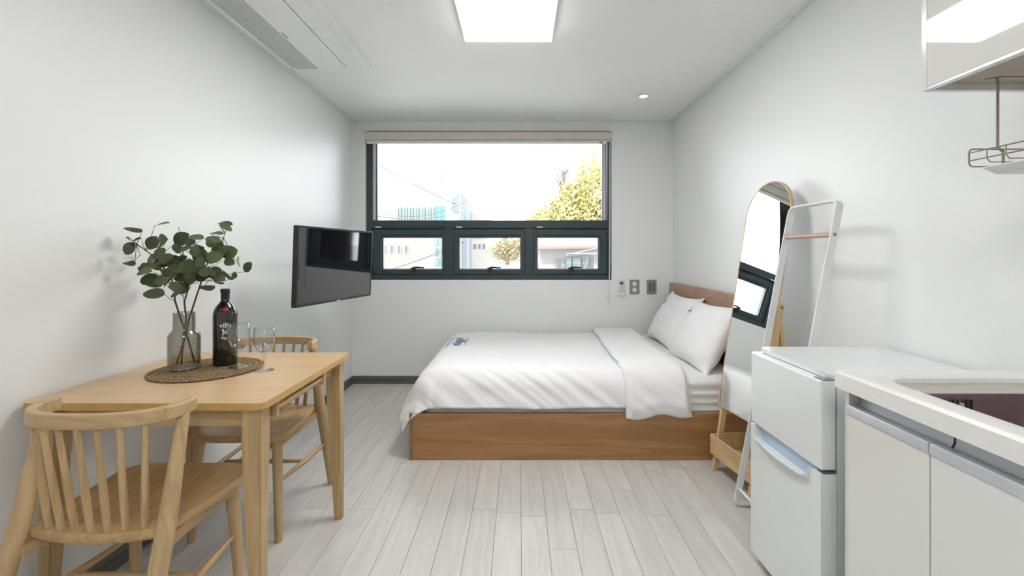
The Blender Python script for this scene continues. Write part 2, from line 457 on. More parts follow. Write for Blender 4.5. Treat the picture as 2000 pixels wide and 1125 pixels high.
for xx in (-.700, .052):
    b = B(); box(b, xx-.012, xx+.012, 4.172, 4.2, 2.288, 2.299, .002); obj('bracket', b, M_wire, bl)
b = B(); tube(b, [(WX0+.02, 4.186, 2.2975), (WX1-.02, 4.186, 2.2975)], .0028, 6); obj('top_rail', b, M_wire, bl)
b = B(); tube(b, [(.818, 4.186, 2.214), (.820, 4.187, 1.2), (.818, 4.192, .90), (.815, 4.196, .80)], .0022, 6)
tube(b, [(.830, 4.190, 2.214), (.827, 4.191, 1.2), (.822, 4.194, .90), (.816, 4.198, .80)], .0022, 6)
obj('pull_cord', b, M_whiteg, bl)
b = B()
for k in range(5):
    pts = [(.814+.011*math.cos(a)+.001*k, 4.196+.0015*k-.004, .785+.042*math.sin(a)-.003*k) for a in [2*PI*j/14 for j in range(15)]]
    tube(b, pts, .0016, 5, cap=False)
tube(b, [(.814, 4.190, .81), (.814, 4.202, .81)], .006, 8); tube(b, [(.816, 4.196, .745), (.817, 4.197, .722)], .0015, 5)
obj('wound_cord', b, M_whiteg, bl)

# ------------------------------------------------------------------ lights in the ceiling
cl = thing('ceiling_light', (-.06, 2.30, 2.35), 'square white flush panel lamp glowing on the ceiling', 'lamp')
PX0, PX1, PY0, PY1 = -.300, .180, 2.06, 2.55
b = B(); box(b, PX0, PX1, PY0, PY1, 2.362, 2.372, .002)
box(b, PX0+.004, PX1-.004, PY0+.004, PY1-.004, 2.372, 2.3995, .002)
obj('lamp_frame', b, M_white, cl)
obj('diffuser', bx(PX0+.003, PX1-.003, PY0+.003, PY1-.003, 2.3585, 2.3625), emit('lit_diffuser', (1, .985, .96), PANEL_EMIT), cl)
fp = thing('fill_panel', (.2, -.35, 2.35), 'added unseen fill light panel on the ceiling behind the viewer', 'lamp')  # assumed panel, added as fill to brighten the room from behind the camera
obj('lamp_frame', bx(-.25, .45, -.75, -.05, 2.366, 2.3995, .002), M_white, fp)
obj('diffuser', bx(-.245, .445, -.745, -.055, 2.3625, 2.3665), emit('fill_diffuser', (1, .97, .93), FILL_EMIT), fp)
dl = thing('downlight', (.953, 3.53, 2.39), 'small round warm recessed spotlight in the ceiling over the bed', 'lamp')
b = B(); lathe(b, [(.026, .006), (.030, .0), (.040, .001), (.043, .0095), (.026, .0095)], (.953, 3.53, 2.390), 28)
obj('trim_ring', b, M_white, dl)
b = B(); lathe(b, [(0, .004), (.018, .0035), (.0258, .006), (.0258, .009), (0, .009)], (.953, 3.53, 2.390), 24)
obj('bulb', b, emit('warm_bulb', (1, .86, .72), 60.0), dl)

# ------------------------------------------------------------------ air conditioner cassette
ac = thing('ceiling_air_conditioner', (-1.21, 2.35, 2.37), 'white one-way air conditioner cassette panel on the ceiling along left wall', 'air conditioner')
b = B(); AX0, AX1, AY0, AY1 = -1.478, -.952, 1.62, 2.975
def rot_rect(x0, x1, y0, y1, r, n=5):
    return [(a+(x0+x1)/2, c+(y0+y1)/2) for a, c in rrect(x1-x0, y1-y0, r, n)]
prism(b, rot_rect(AX0, AX1, AY0, AY1, .012), 2.3775, 2.3995, .010, 3)
obj('surround', b, M_ac, ac)
b = B(); prism(b, rot_rect(-1.455, -1.100, AY0+.03, AY1-.018, .030), 2.366, 2.3805, .004)
obj('front_panel', b, M_ac, ac)
b = B(); prism(b, rot_rect(-1.094, -1.000, AY0+.03, AY1-.018, .028), 2.367, 2.3805, .004)
obj('louvre_flap', b, M_ac, ac)
obj('outlet_slot', bx(-1.0999, -1.0945, AY0+.05, AY1-.03, 2.3735, 2.3805), M_darkgap, ac)
for k in range(11):
    xx = -1.432 + k*.0142
    obj('intake_slot', bx(xx, xx+.0042, AY0+.05, AY1-.035+(-.02 if k == 0 else 0), 2.3654, 2.3665), M_acd, ac)
for k, (a, w) in enumerate(((0, .012), (.016, .008), (.027, .010), (.040, .006), (.049, .012))):
    obj('brand_mark', bx(-1.270, -1.263, 2.46+a, 2.46+a+w, 2.3656, 2.3664), M_acd, ac)

# ------------------------------------------------------------------ television on a wall arm
tv = thing('television', (-1.07, 2.73, .905), 'black flat television on a swing arm by the left wall', 'television')
tv.rotation_euler = (0, 0, 0)
a = Vector((-1.165, 2.40, 0)); c = Vector((-1.012, 3.13, 0)); d = (c-a).normalized(); nrm = Vector((d.y, -d.x, 0))
wd = (c-a).length; TH = .432
R = Matrix(((d.x, -nrm.x, 0), (d.y, -nrm.y, 0), (0, 0, 1))).to_4x4()   # local x along screen, -y is the viewing side
T0 = Matrix.Translation(Vector((a.x, a.y, .903))) @ R @ Matrix.Rotation(math.radians(2.0), 4, 'X')
def tvpart(name, bm, m):
    bmesh.ops.transform(bm, matrix=T0, verts=bm.verts); return obj(name, bm, m, tv)
b = B(); box(b, 0, wd, 0, .028, 0, TH, .003); box(b, .10, wd-.10, .028, .055, .04, TH-.10, .008)
cab = tvpart('back_shell', b, M_black)
M_screen = plain('glossy_screen', (0.006, 0.006, 0.008), 0.04, spec=1.0, coat=1.0)
tvpart('screen', bx(.010, wd-.010, -.0015, .0005, .014, TH-.010), M_screen)
b = B()
box(b, 0, wd, -.004, .001, TH-.008, TH, .001); box(b, 0, wd, -.004, .001, 0, .012, .001)
box(b, 0, .008, -.004, .001, .012, TH-.008, .001); box(b, wd-.008, wd, -.004, .001, .012, TH-.008, .001)
tvpart('bezel', b, plain('dark_gloss_bezel', (.03, .03, .032), .15))
t_ = text_bm('\u2013\u2013\u2013', .012)
t_.free()
tvpart('logo_plate', bx(wd/2-.018, wd/2+.018, -.0048, -.004, .0025, .0075), M_alu)
b = B()
p1 = T0 @ Vector((wd/2, .055, .22))
box(b, XL, XL+.02, 3.36, 3.52, 1.0, 1.24, .003)
obj('wall_plate', b, M_black, tv)
b = B(); tube(b, [(XL+.02, 3.44, 1.12), (-1.36, 3.10, 1.12), p1], .016, 10)
obj('swing_arm', b, M_black, tv)

# ------------------------------------------------------------------ wall controls
def at_wall(x0, x1, z0, z1, dep, bev=.003): return bx(x0, x1, YB-dep, YB-.0003, z0, z1, bev)
rc = thing('remote_control', (.93, 4.2, .81), 'white remote control in a wall holder beside the pull cord', 'remote control')
obj('remote_body', bx(.907, .953, 4.184, 4.200, .815, .945, .006, 3), M_white, rc)
obj('wall_holder', bx(.900, .960, 4.180, 4.2095, .803, .850, .004, 2), plain('clear_white_holder', (.74, .75, .76), .3), rc)
obj('display', bx(.914, .945, 4.1828, 4.1842, .905, .930), M_greyd, rc)
for r_ in range(5):
    for c_ in range(3):
        obj('button', bx(.913+c_*.0125, .919+c_*.0125, 4.1786 if r_ > 3 else 4.1826, 4.1844, .893-r_*.0135, .897-r_*.0135), M_greyd if (r_+c_) % 3 else M_seal, rc)
so = thing('wall_socket', (1.05, 4.2, .82), 'grey double power socket plate between the remote and the light switch', 'socket')
obj('plate', at_wall(1.008, 1.096, .817, .948, .009), M_grey, so)
for zc in (.912, .856):
    b = B(); t_ = B(); lathe(t_, [(0, 0), (.0205, 0), (.0205, .004), (.017, .004), (.016, .001), (0, .001)], (0, 0, 0), 20)
    merge(b, t_, Matrix.Translation((1.052, YB-.009, zc)) @ Matrix.Rotation(PI/2, 4, 'X'))
    o = obj('outlet', b, M_white, so)
    for sx in (-1, 1):
        b = B(); tube(b, [(1.052+sx*.008, YB-.0105, zc-sx*.004), (1.052+sx*.008, YB-.0085, zc-sx*.004)], .0028, 8); obj('pin_hole', b, M_darkgap, o)
sw = thing('light_switch', (1.21, 4.2, .82), 'grey wall switch plate with three dark rocker keys next to the headboard', 'switch')
obj('plate', at_wall(1.165, 1.253, .817, .948, .009), M_grey, sw)
obj('key_frame', bx(1.184, 1.234, YB-.0105, YB-.0088, .842, .922), M_darkgap, sw)
for k in range(3): obj('rocker_key', bx(1.188, 1.230, YB-.0145, YB-.0102, .845+k*.0258, .8685+k*.0258, .002), plain('key_grey', (.20, .20, .20), .4) if k == 0 else bpy.data.materials['key_grey'], sw)

# ------------------------------------------------------------------ bed
bed = thing('bed_frame', (.36, 3.38, 0), 'low walnut brown bed frame with plain side board and headboard', 'bed')
BF, BBk = 2.647, 4.155
obj('side_board', bx(-.612, 1.36, BF, BF+.025, .0, .268, .0012), M_bed, bed)
obj('side_board', bx(-.612, 1.36, BBk-.025, BBk, .0, .268, .0012), M_bed, bed)
M_bedf = wood('footboard_walnut', (0.24, 0.11, 0.04), (0.35, 0.18, 0.075), 'y', 5, 0.42)
obj('foot_board', bx(-.632, -.6125, BF-.002, BBk, 0, .272, .0012), M_bedf, bed)
obj('headboard', bx(1.362, 1.395, 2.63, 4.175, 0, .925, .0015), M_bedy, bed)
obj('slat_base', bx(-.61, 1.36, BF+.026, BBk-.026, .16, .20), M_bed, bed)

mt = thing('mattress', (.36, 3.4, .20), 'white sheeted mattress set inside the walnut bed frame', 'mattress')
def mattress_mesh():
    b = B(); X0, X1, Y0, Y1 = -.585, 1.350, 2.685, 4.12; z0, z1 = .202, .468
    prof = []   # around the outline, vertical profile with sheet ripples
    NX, NZ = 150, 26
    outl = rrect(X1-X0, Y1-Y0, .07, 6)
    pts = []
    n = len(outl)
    for i in range(n):
        p, q = Vector(outl[i]), Vector(outl[(i+1) % n]); L_ = (q-p).length; m = max(1, int(L_/.012))
        for k in range(m): pts.append(p+(q-p)*k/m)
    cx, cy = (X0+X1)/2, (Y0+Y1)/2; N_ = len(pts); rings = []
    for j in range(NZ+1):
        t = j/NZ; z = z0+(z1-z0)*t
        ins = .035*(sm(t, .86, 1.0)**2) + .01*(1-sm(t, 0, .1))
        zz = z
        ring = []
        for i, p in enumerate(pts):
            u = Vector((p.x/((X1-X0)/2), p.y/((Y1-Y0)/2)))
            nv = (pts[(i+1) % N_]-pts[i-1]); nv = Vector((nv.y, -nv.x)).normalized()
            wx = p.x+cx
            rip = .006*math.sin(z*120+3.0*noise.noise(Vector((wx*1.5, z*6, 0))))*sm(t, .02, .2)*(1-sm(t, .8, .95))*sm(wx, .55, .85)
            ring.append(b.verts.new((p.x+cx-nv.x*ins+nv.x*rip, p.y+cy-nv.y*ins+nv.y*rip, zz)))
        rings.append(ring)
    for j in range(NZ):
        for i in range(N_): b.faces.new((rings[j][i], rings[j][(i+1) % N_], rings[j+1][(i+1) % N_], rings[j+1][i]))
    b.faces.new(rings[0][::-1]); b.faces.new(rings[-1])
    return b
obj('sheeted_body', mattress_mesh(), M_sheet, mt, smooth=50)

# duvet
ZT = .497
def arc(r, th, R_):
    th = math.radians(th)
    if r < R_:
        a_ = r/R_*th; return R_/th*math.sin(a_), R_/th*(1-math.cos(a_))
    return R_/th*math.sin(th)+(r-R_)*math.cos(th), R_/th*(1-math.cos(th))+(r-R_)*math.sin(th)
FX, FYe, BYe = -.50, 2.775, 4.02
def duvet_pt(x, y):
    """x<FX hangs over the foot, y<FYe over the side; returns position of the cloth"""
    a_ = max(0, FX-x); b_ = max(0, FYe-y); c_ = max(0, y-BYe)
    px = max(x, FX); py = min(max(y, FYe), BYe); z = ZT
    r = math.hypot(a_, b_)
    if r > 0:
        th = (62*a_+77*b_)/(a_+b_); o_, dn = arc(r, th, .15)
        px -= a_/r*o_; py -= b_/r*o_; z -= dn
    if c_ > 0:
        o_, dn = arc(c_, 75, .1); py += o_; z -= dn
    # soft filling and wrinkles
    z += .010*noise.noise(Vector((x*2.2, y*2.2, 1.7))) * (1 if r == 0 else .5)
    k = sm(b_+.10*(1 if b_ > 0 else 0), .0, .20) if b_ > 0 else sm(y, FYe+.35, FYe)*.35
    q = x - 1.25*b_
    wv = noise.noise(Vector((q*7.5, b_*2.0+.3*x, 4.1)))+.55*noise.noise(Vector((q*17, b_*3.5, 9.3)))
    wv = wv*(1.15-abs(wv))
    disp = .020*k*wv
    edge = sm(b_, .16, .25)
    disp += .010*edge*noise.noise(Vector((x*11, 0, 2.2)))
    fz = 0.0
    if a_ > 0: disp += .014*sm(a_, .03, .2)*noise.noise(Vector((y*6, a_*4, 7.7)))
    dx = -(a_/r if r > 0 else 0)*.75; dy = -(b_/r if r > 0 else 0)*.9; dz = .35 if r > 0 else 1
    return Vector((px+dx*disp, py+dy*disp, z+dz*disp+fz))
def duvet_mesh():
    b = B(); NU, NV = 190, 150
    x0, x1 = -.50-.345, .985; y1 = BYe+.12
    vs = []
    for j in range(NV+1):
        row = []
        for i in range(NU+1):
            x = x0+(x1-x0)*i/NU
            ymin = FYe-.262 - .010*noise.noise(Vector((x*3, 0, 3)))
            # hem lifts a little just past the foot corner and hangs at the tip
            if x < -.45: ymin = FYe-.262+.02*sm(-x, .60, .80)
            y = ymin+(y1-ymin)*(j/NV)
            row.append(b.verts.new(duvet_pt(x, y)))
        vs.append(row)
    for j in range(NV):
        for i in range(NU): b.faces.new((vs[j][i], vs[j][i+1], vs[j+1][i+1], vs[j+1][i]))
    return b
dv = thing('duvet', (.2, 3.35, .30), 'puffy white duvet with blue print spread over the bed', 'duvet')
o = obj('cover', duvet_mesh(), M_linen, dv, smooth=80)
md = o.modifiers.new('thick', 'SOLIDIFY'); md.thickness = .016; md.offset = -1
def fold_mesh():
    b = B(); NU, NV = 60, 150; x0, x1 = .625, 1.005; vs = []
    y1 = BYe+.13
    for j in range(NV+1):
        row = []; t = j/NV
        for i in range(NU+1):
            s_ = i/NU; ymin = FYe-.305-.012*math.sin(s_*9)-.015*(1-s_)
            y = ymin+(y1-ymin)*t
            hgt = .036*min(1, math.sqrt(max(0, s_)/.10)) if s_ < .10 else .036
            if s_ > .82: hgt = .036*math.sqrt(max(0, 1-((s_-.82)/.18)**2)) - .028*sm(s_, .9, 1.0)
            tend = min(1, math.sqrt(t/.04)) if t < .04 else 1
            hgt *= tend
            x = x0+(x1-x0)*s_ + .030*(sm(y, 3.0, 4.0)-.5)*(1 if True else 0)+.012*noise.noise(Vector((y*3, 0, 5)))
            p = duvet_pt(x, y); e = 1e-3
            tu = duvet_pt(x+e, y)-p; tv_ = duvet_pt(x, y+e)-p
            nn = tu.cross(tv_).normalized()
            if nn.z < 0 and y > FYe: nn = -nn
            # smoother normal: blend outward direction
            bq = max(0, FYe-y); an = math.radians(77)*min(1, bq/.15)
            nn = Vector((0, -math.sin(an), math.cos(an)))
            if y > BYe: an = math.radians(75)*min(1, (y-BYe)/.1); nn = Vector((0, math.sin(an), math.cos(an)))
            row.append(b.verts.new(p+nn*hgt))
        vs.append(row)
    for j in range(NV):
        for i in range(NU): b.faces.new((vs[j][i], vs[j][i+1], vs[j+1][i+1], vs[j+1][i]))
    edge = [vs[j][1].co.copy() for j in range(NV+1)]
    return b, edge
fb, edge = fold_mesh()
o = obj('folded_cuff', fb, M_linen, dv, smooth=80)
md = o.modifiers.new('thick', 'SOLIDIFY'); md.thickness = .012; md.offset = -1
b = B(); tube(b, [e+Vector((-.004, 0, .002)) for e in edge[36::3]], .0038, 6); obj('piping', b, M_pipe, dv)
# printed words and rules near the foot
def conform(bm, fn):
    for v in bm.verts: v.co = fn(v.co)
    return bm
M_dpr = Matrix.Rotation(math.radians(90), 3, 'Z')
def on_duvet(p):      # local x runs toward the wall, local y toward the foot
    x = -.475 - p.y; y = 3.60 - p.x
    q = duvet_pt(x, y); return q+Vector((-.001, 0, .004+p.z))
b = B()
t_ = text_bm('Angelin', .105, 0, .0015); grid_cut(t_, .008)
merge(b, t_); o = obj('printed_word', conform(b, on_duvet), M_blue, dv, smooth=0)
for (yy, xa, xb) in ((.066, -.19, .19), (-.062, -.16, .13)):
    b = B()
    for k in range(16):
        xa_ = xa+(xb-xa)*k/16; xb_ = xa+(xb-xa)*(k+1)/16
        f = [b.verts.new((xa_, yy-.003, 0)), b.verts.new((xb_, yy-.003, 0)), b.verts.new((xb_, yy+.003, 0)), b.verts.new((xa_, yy+.003, 0))]
        b.faces.new(f)
    obj('printed_rule', conform(b, on_duvet), M_blue, dv, smooth=0)
b = B()
for (xx, l) in ((-.690, .10), (-.640, .07)):
    tube(b, [(xx, 2.70, .245), (xx+.004, 2.70, .215), (xx-.004, 2.70, .245-l)], .0012, 5)
obj('corner_tie', b, M_pipe, dv)

# pillows
def pillow_pt(u, v, side, w, h, T, seed):
    au, av = abs(u), abs(v)
    f = ((1-au**2.6)*(1-av**2.6))
    th = T*max(0, f)**.42
    kx = 1 - .07*(1-au**2)*0 - .055*(1-u*u)*av**3*0
    x = u*w/2*(1-.05*(1-av**2)*0-.06*(1-abs(v)**1.5)*au**4+.05*au**8*av**8)
    y = v*h/2*(1-.08*(1-abs(u)**1.5)*av**4+.10*au**8*av**8)
    z = side*th/2 + .006*noise.noise(Vector((u*2.5+seed, v*2.5, side)))
    z += .010*f*noise.noise(Vector((u*1.7+seed, v*5+u*2, side*3)))
    return Vector((x, y, z))
def pillow(name, cx, cy, cz, lean, rx, label, seed, w=.66, h=.46, T=.17):
    N_ = 44; b = B(); g = {}
    for side in (1, -1):
        for j in range(N_+1):
            for i in range(N_+1):
                u = math.sin(PI/2*(2*i/N_-1)); v = math.sin(PI/2*(2*j/N_-1))
                if side == -1 and (i in (0, N_) or j in (0, N_)): g[(side, i, j)] = g[(1, i, j)]; continue
                g[(side, i, j)] = b.verts.new(pillow_pt(u, v, side, w, h, T, seed))
        for j in range(N_):
            for i in range(N_):
                try: b.faces.new((g[(side, i, j)], g[(side, i+1, j)], g[(side, i+1, j+1)], g[(side, i, j+1)]))
                except ValueError: pass
    L_ = math.radians(lean)
    Mx = Matrix.Translation((cx, cy, cz)) @ Matrix(((0, math.sin(L_), -math.cos(L_), 0), (-1, 0, 0, 0), (0, math.cos(L_), math.sin(L_), 0), (0, 0, 0, 1))) @ Matrix.Rotation(rx, 4, 'Z')
    root = thing(name, (cx, cy, .47), label, 'pillow', None)
    bmesh.ops.transform(b, matrix=Mx, verts=b.verts)
    obj('pillowcase', b, M_linen, root, smooth=80)
    def on(p):
        u = p.x/(w/2); v = p.y/(h/2)
        u = max(-.999, min(.999, u)); v = max(-.999, min(.999, v))
        q = pillow_pt(u, v, 1, w, h, T, seed); q.z += .003; return Mx @ q
    t_ = text_bm('Angelin', .030, 0, .0006); grid_cut(t_, .006)
    for vv in t_.verts: vv.co += Vector((-w/2+.125, h/2-.105, 0))
    obj('printed_word', conform(t_, on), M_blue, root, smooth=0)
    for yy in (-.083, -.127):
        b = B()
        for k in range(6):
            x0_ = -w/2+.07+.11*k/6; x1_ = x0_+.11/6
            b.faces.new([b.verts.new((x0_, h/2+yy-.001, 0)), b.verts.new((x1_, h/2+yy-.001, 0)), b.verts.new((x1_, h/2+yy+.001, 0)), b.verts.new((x0_, h/2+yy+.001, 0))])
        obj('printed_rule', conform(b, on), M_blue, root, smooth=0)
    # thin piped bottom seam
    b = B(); tube(b, [Mx @ (pillow_pt(u, -.999, 1, w, h, T, seed)+Vector((0, -.001, .004))) for u in [math.sin(PI/2*(k/12-1)) for k in range(25)]], .0022, 5)
    obj('piping', b, M_pipe, root)
    return root
pillow('pillow', 1.232, 3.70, .655, 30, math.radians(0), 'white pillow with blue print nearer the window, leaning on the headboard', 1.3, w=.66, h=.44, T=.15)
pillow('pillow', 1.215, 3.065, .650, 30, math.radians(2), 'white pillow with blue print nearer the mirror, overlapping the other pillow', 5.1, w=.66, h=.45, T=.17)

# ------------------------------------------------------------------ dining table
tx0, tx1, ty0, ty1, tz = -1.512, -.772, 1.392, 2.112, .735
tb = thing('dining_table', ((tx0+tx1)/2, (ty0+ty1)/2, 0), 'small square light wood dining table against the left wall', 'table')
b = B(); prism(b, rot_rect(tx0, tx1, ty0, ty1, .022, 5), tz-.022, tz-.0012, .004, 2)
top = obj('tabletop_edge', b, M_edge, tb)
b = B(); prism(b, rot_rect(tx0+.0025, tx1-.0025, ty0+.0025, ty1-.0025, .02, 5), tz-.0014, tz, .0006, 1)
obj('tabletop', b, M_top, tb)
b = B(); box(b, tx0+.05, tx1-.05, ty0+.045, ty0+.065, tz-.085, tz-.0225, .001); box(b, tx0+.05, tx1-.05, ty1-.065, ty1-.045, tz-.085, tz-.0225, .001)
b.free()
for ya in (ty0+.045, ty1-.065): obj('apron', bx(tx0+.05, tx1-.05, ya, ya+.02, tz-.085, tz-.0225, .001), M_ashx, tb)
b = B(); box(b, tx0+.045, tx0+.065, ty0+.05, ty1-.05, tz-.085, tz-.0225, .001); box(b, tx1-.075, tx1-.055, ty0+.05, ty1-.05, tz-.085, tz-.0225, .001)
b.free()
for xa in (tx0+.045, tx1-.075): obj('apron', bx(xa, xa+.02, ty0+.066, ty1-.066, tz-.085, tz-.0225, .001), M_ashy, tb)
def tleg(xc, yc, sx, sy):
    b = B(); q = []
    for z, s_, ox, oy in ((tz-.0225, .030, 0, 0), (.60, .030, 0, 0), (0, .0175, .018*sx, .018*sy)):
        q.append([b.verts.new((xc+ox+a_*s_, yc+oy+c_*s_, z)) for a_, c_ in ((-1, -1), (1, -1), (1, 1), (-1, 1))])
    for i in range(2):
        for k in range(4): b.faces.new((q[i][k], q[i][(k+1) % 4], q[i+1][(k+1) % 4], q[i+1][k]))
    b.faces.new(q[0]); b.faces.new(q[-1][::-1])
    bmesh.ops.recalc_face_normals(b, faces=b.faces)
    bmesh.ops.bevel(b, geom=[e for e in b.edges if abs(e.verts[0].co.z-e.verts[1].co.z) > .05], offset=.005, segments=2, affect='EDGES')
    return b
for (xc, sx) in ((tx0+.060, -1), (tx1-.052, 1)):
    for (yc, sy) in ((ty0+.050, -1), (ty1-.050, 1)):
        obj('leg', tleg(xc, yc, sx*.8, sy*.6), M_ash, tb)
for yy in (1.50, 1.86):
    obj('rail_plate', bx(tx1-.064, tx1-.012, yy-.009, yy+.009, tz-.075, tz-.0225, .002), M_ash, tb)
b = B(); tube(b, [(tx1-.024, 1.509, tz-.052), (tx1-.024, 1.6, tz-.052), (tx1-.024, 1.76, tz-.052), (tx1-.024, 1.851, tz-.052)], [.008, .0115, .0115, .008], 12)
obj('hanging_rail', b, M_ashy, tb)

# ------------------------------------------------------------------ spindle-back chairs
def make_chair(label, group):
    root = thing('dining_chair', (0, 0, 0), label, 'chair', group)
    P = lambda n, bm, m: obj(n, bm, m, root, local=True)
    # seat outline: wide rounded front (+y), narrower bowed back
    def outline(s=1.0):
        pts = []
        def add(x, y): pts.append((x*s, y*s))
        n = 10
        for k in range(n+1):                       # front-right rounded corner
            a_ = math.radians(0+90*k/n); add(.150+.070*math.cos(a_), .135+.070*math.sin(a_))
        for k in range(1, 10): add(.150-.30*k/10, .205+.004*math.sin(PI*k/10))
        for k in range(n+1):
            a_ = math.radians(90+90*k/n); add(-.150+.070*math.cos(a_), .135+.070*math.sin(a_))
        for k in range(1, 10):
            t = k/10; add(-.220+.040*t**1.6, .135-.315*t)
        for k in range(0, 21):
            t = k/20; add(-.180+.36*t, -.180-.030*math.sin(PI*t))
        for k in range(1, 10):
            t = 1-k/10; add(.220-.040*t**1.6, .135-.315*t)
        return pts
    b = B(); zt = .452
    loops = []
    for s_, z in ((.965, .421), (1.0, .430), (1.0, .444), (.985, zt), (.80, zt), (.74, zt-.003), (.60, zt-.008), (.35, zt-.010)):
        loops.append([b.verts.new((x_, y_ - (0 if s_ > .9 else 0), z)) for x_, y_ in outline(s_)])
    n = len(loops[0])
    for i in range(len(loops)-1):
        for k in range(n): b.faces.new((loops[i][k], loops[i][(k+1) % n], loops[i+1][(k+1) % n], loops[i+1][k]))
    b.faces.new(loops[0][::-1]); b.faces.new(loops[-1])
    P('seat', b, M_ashy)
    # U-shaped top rail
    RZ = .757
    def railc(a_):
        s_, c_ = math.sin(a_), max(0, math.cos(a_))
        return Vector((.196*math.copysign(abs(s_)**.85, s_), -.105-.130*c_**.8, RZ))
    path = [railc(-PI/2+PI*k/40) for k in range(41)]
    path = [Vector((-.194, -.086, RZ))]+path+[Vector((.194, -.086, RZ))]
    b = B(); sweep(b, path, rrect(.024, .038, .005, 3), (0, 0, 1))
    P('top_rail', b, M_ashx)
    for sx in (-1, 1):
        b = B(); tube(b, [(sx*.201, -.315, 0), (sx*.198, -.215, .38), (sx*.196, -.185, .47), (sx*.194, -.122, .742)], [.015, .0235, .0235, .015], 14)
        P('rear_leg', b, M_ash)
        b = B(); tube(b, [(sx*.180, .165, 0), (sx*.168, .150, .30), (sx*.160, .138, .4225)], [.0145, .0195, .0205], 14)
        P('front_leg', b, M_ash)
        b = B(); tube(b, [(sx*.1975, -.255, .235), (sx*.188, -.05, .235), (sx*.171, .142, .235)], [.007, .0125, .007], 10)
        P('side_stretcher', b, M_ashy)
        b = B(); box(b, sx*.178-.010, sx*.178+.010, -.205, .14, .389, .4215, .003)
        P('seat_rail', b, M_ashy)
    b = B(); tube(b, [(-.186, -.05, .235), (0, -.05, .235), (.186, -.05, .235)], [.007, .0115, .007], 10)
    P('cross_stretcher', b, M_ashx)
    for k in range(7):
        t = -1+2*k/6
        xt = .150*t; a_ = math.asin(min(1, (abs(xt)/.196)**(1/.85)))*(1 if t >= 0 else -1)
        top_ = railc(a_); top_.z = RZ-.012
        bot = Vector((.128*t, -.176-.018*math.cos(t*PI/2), .446))
        b = B(); tube(b, [bot, bot.lerp(top_, .35), top_], [.0085, .0095, .0065], 10)
        P('spindle', b, M_ash)
    return root
def copy_tree(o, parent=None):
    c_ = o.copy(); COL.objects.link(c_); c_.parent = parent
    for ch in [q for q in bpy.data.objects if q.parent == o]: copy_tree(ch, c_)
    return c_
chair = make_chair('light wooden spindle-back chair at the near side of the table, back toward the viewer', 'chairs at the dining table')
chair2 = copy_tree(chair)
chair.location = (-1.135, 1.415, 0); chair.rotation_euler = (0, 0, math.radians(0))
chair2.location = (-1.172, 2.065, 0); chair2.rotation_euler = (0, 0, PI)
chair2['label'] = 'light wooden spindle-back chair on the far side of the table, facing the viewer'

# ------------------------------------------------------------------ things on the table
# round woven mat: a flat braid wound in rings
mat_c = Vector((-1.212, 1.795, tz+.0005))
pmx = thing('placemat', mat_c, 'round brown woven seagrass mat on the dining table', 'placemat')
for k in range(9):
    R_ = .018+.0204*k; b = B(); n = max(24, int(2*PI*R_/.0032)); pts = []
    seg = 8; rings = []
    per = max(3, int(2*PI*R_/.016))
    for i in range(n):
        a_ = 2*PI*i/n; row = []
        for j in range(seg):
            ph = 2*PI*j/seg
            lump = .45+.75*abs(math.sin(per*a_/2+ (ph if j < seg/2 else -ph)*.9 + k))
            rr = .0112*math.cos(ph); zz = .0037*math.sin(ph)*lump+.0040
            row.append(b.verts.new(mat_c+Vector(((R_+rr*(.85+.15*lump))*math.cos(a_), (R_+rr*(.85+.15*lump))*math.sin(a_), zz))))
        rings.append(row)
    for i in range(n):
        for j in range(seg): b.faces.new((rings[i][j], rings[i][(j+1) % seg], rings[(i+1) % n][(j+1) % seg], rings[(i+1) % n][j]))
    obj('braid_ring', b, M_weave, pmx, smooth=60)
mz = tz+.0075
# vase
vc = (-1.290, 1.775, mz+.001)
vs_ = thing('vase', vc, 'smoked grey glass bottle vase on the woven mat', 'vase')
b = B(); lathe(b, [(0, 0), (.040, 0), (.0500, .006), (.0535, .016), (.0540, .120), (.0520, .134), (.044, .145), (.0385, .152), (.0368, .160), (.0362, .218), (.0352, .2195),
                   (.0335, .218), (.0340, .160), (.036, .150), (.0425, .141), (.049, .132), (.0512, .120), (.0508, .020), (.047, .013), (0, .012)], vc, 48)
obj('glass_body', b, M_smoke, vs_, smooth=60)
# wine bottle
bc = Vector((-1.182, 1.853, mz+.001))
wb = thing('wine_bottle', bc, 'dark wine bottle with white lettering and red seal on the mat', 'bottle')
b = B(); lathe(b, [(0, .004), (.030, .001), (.0415, .002), (.0435, .008), (.0435, .196), (.0415, .213), (.034, .231), (.023, .244), (.0165, .254), (.0152, .264), (.0152, .270), (0, .270)], bc, 48)
obj('glass_body', b, M_bottle, wb, smooth=60)
b = B(); lathe(b, [(.0157, .2555), (.0157, .287), (.0170, .288), (.0172, .300), (.0150, .303), (0, .303)], bc, 32); lathe(b, [(.0157, .2555), (0.015, .2555)], bc, 32)
obj('foil_capsule', b, M_foil, wb, smooth=60)
face = math.atan2(-bc.y, -bc.x) + math.radians(4)          # lettering looks at the room
def on_bottle(r, z0, shift=0.0):
    def f(p):
        a_ = face + shift + p.x/r
        return Vector((bc.x+(r+.0004)*math.cos(a_), bc.y+(r+.0004)*math.sin(a_), bc.z+z0+p.y))
    return f
for s_, sz, z0, bold in (('villa', .0265, .160, .0004), ('Bianco', .0105, .113, .0003), ('2019', .006, .1055, .0002)):
    t_ = grid_cut(text_bm(s_, sz, 0, bold), .0025)
    obj('label_lettering', conform(t_, on_bottle(.0435, z0, -.06)), M_paint, wb, smooth=0)
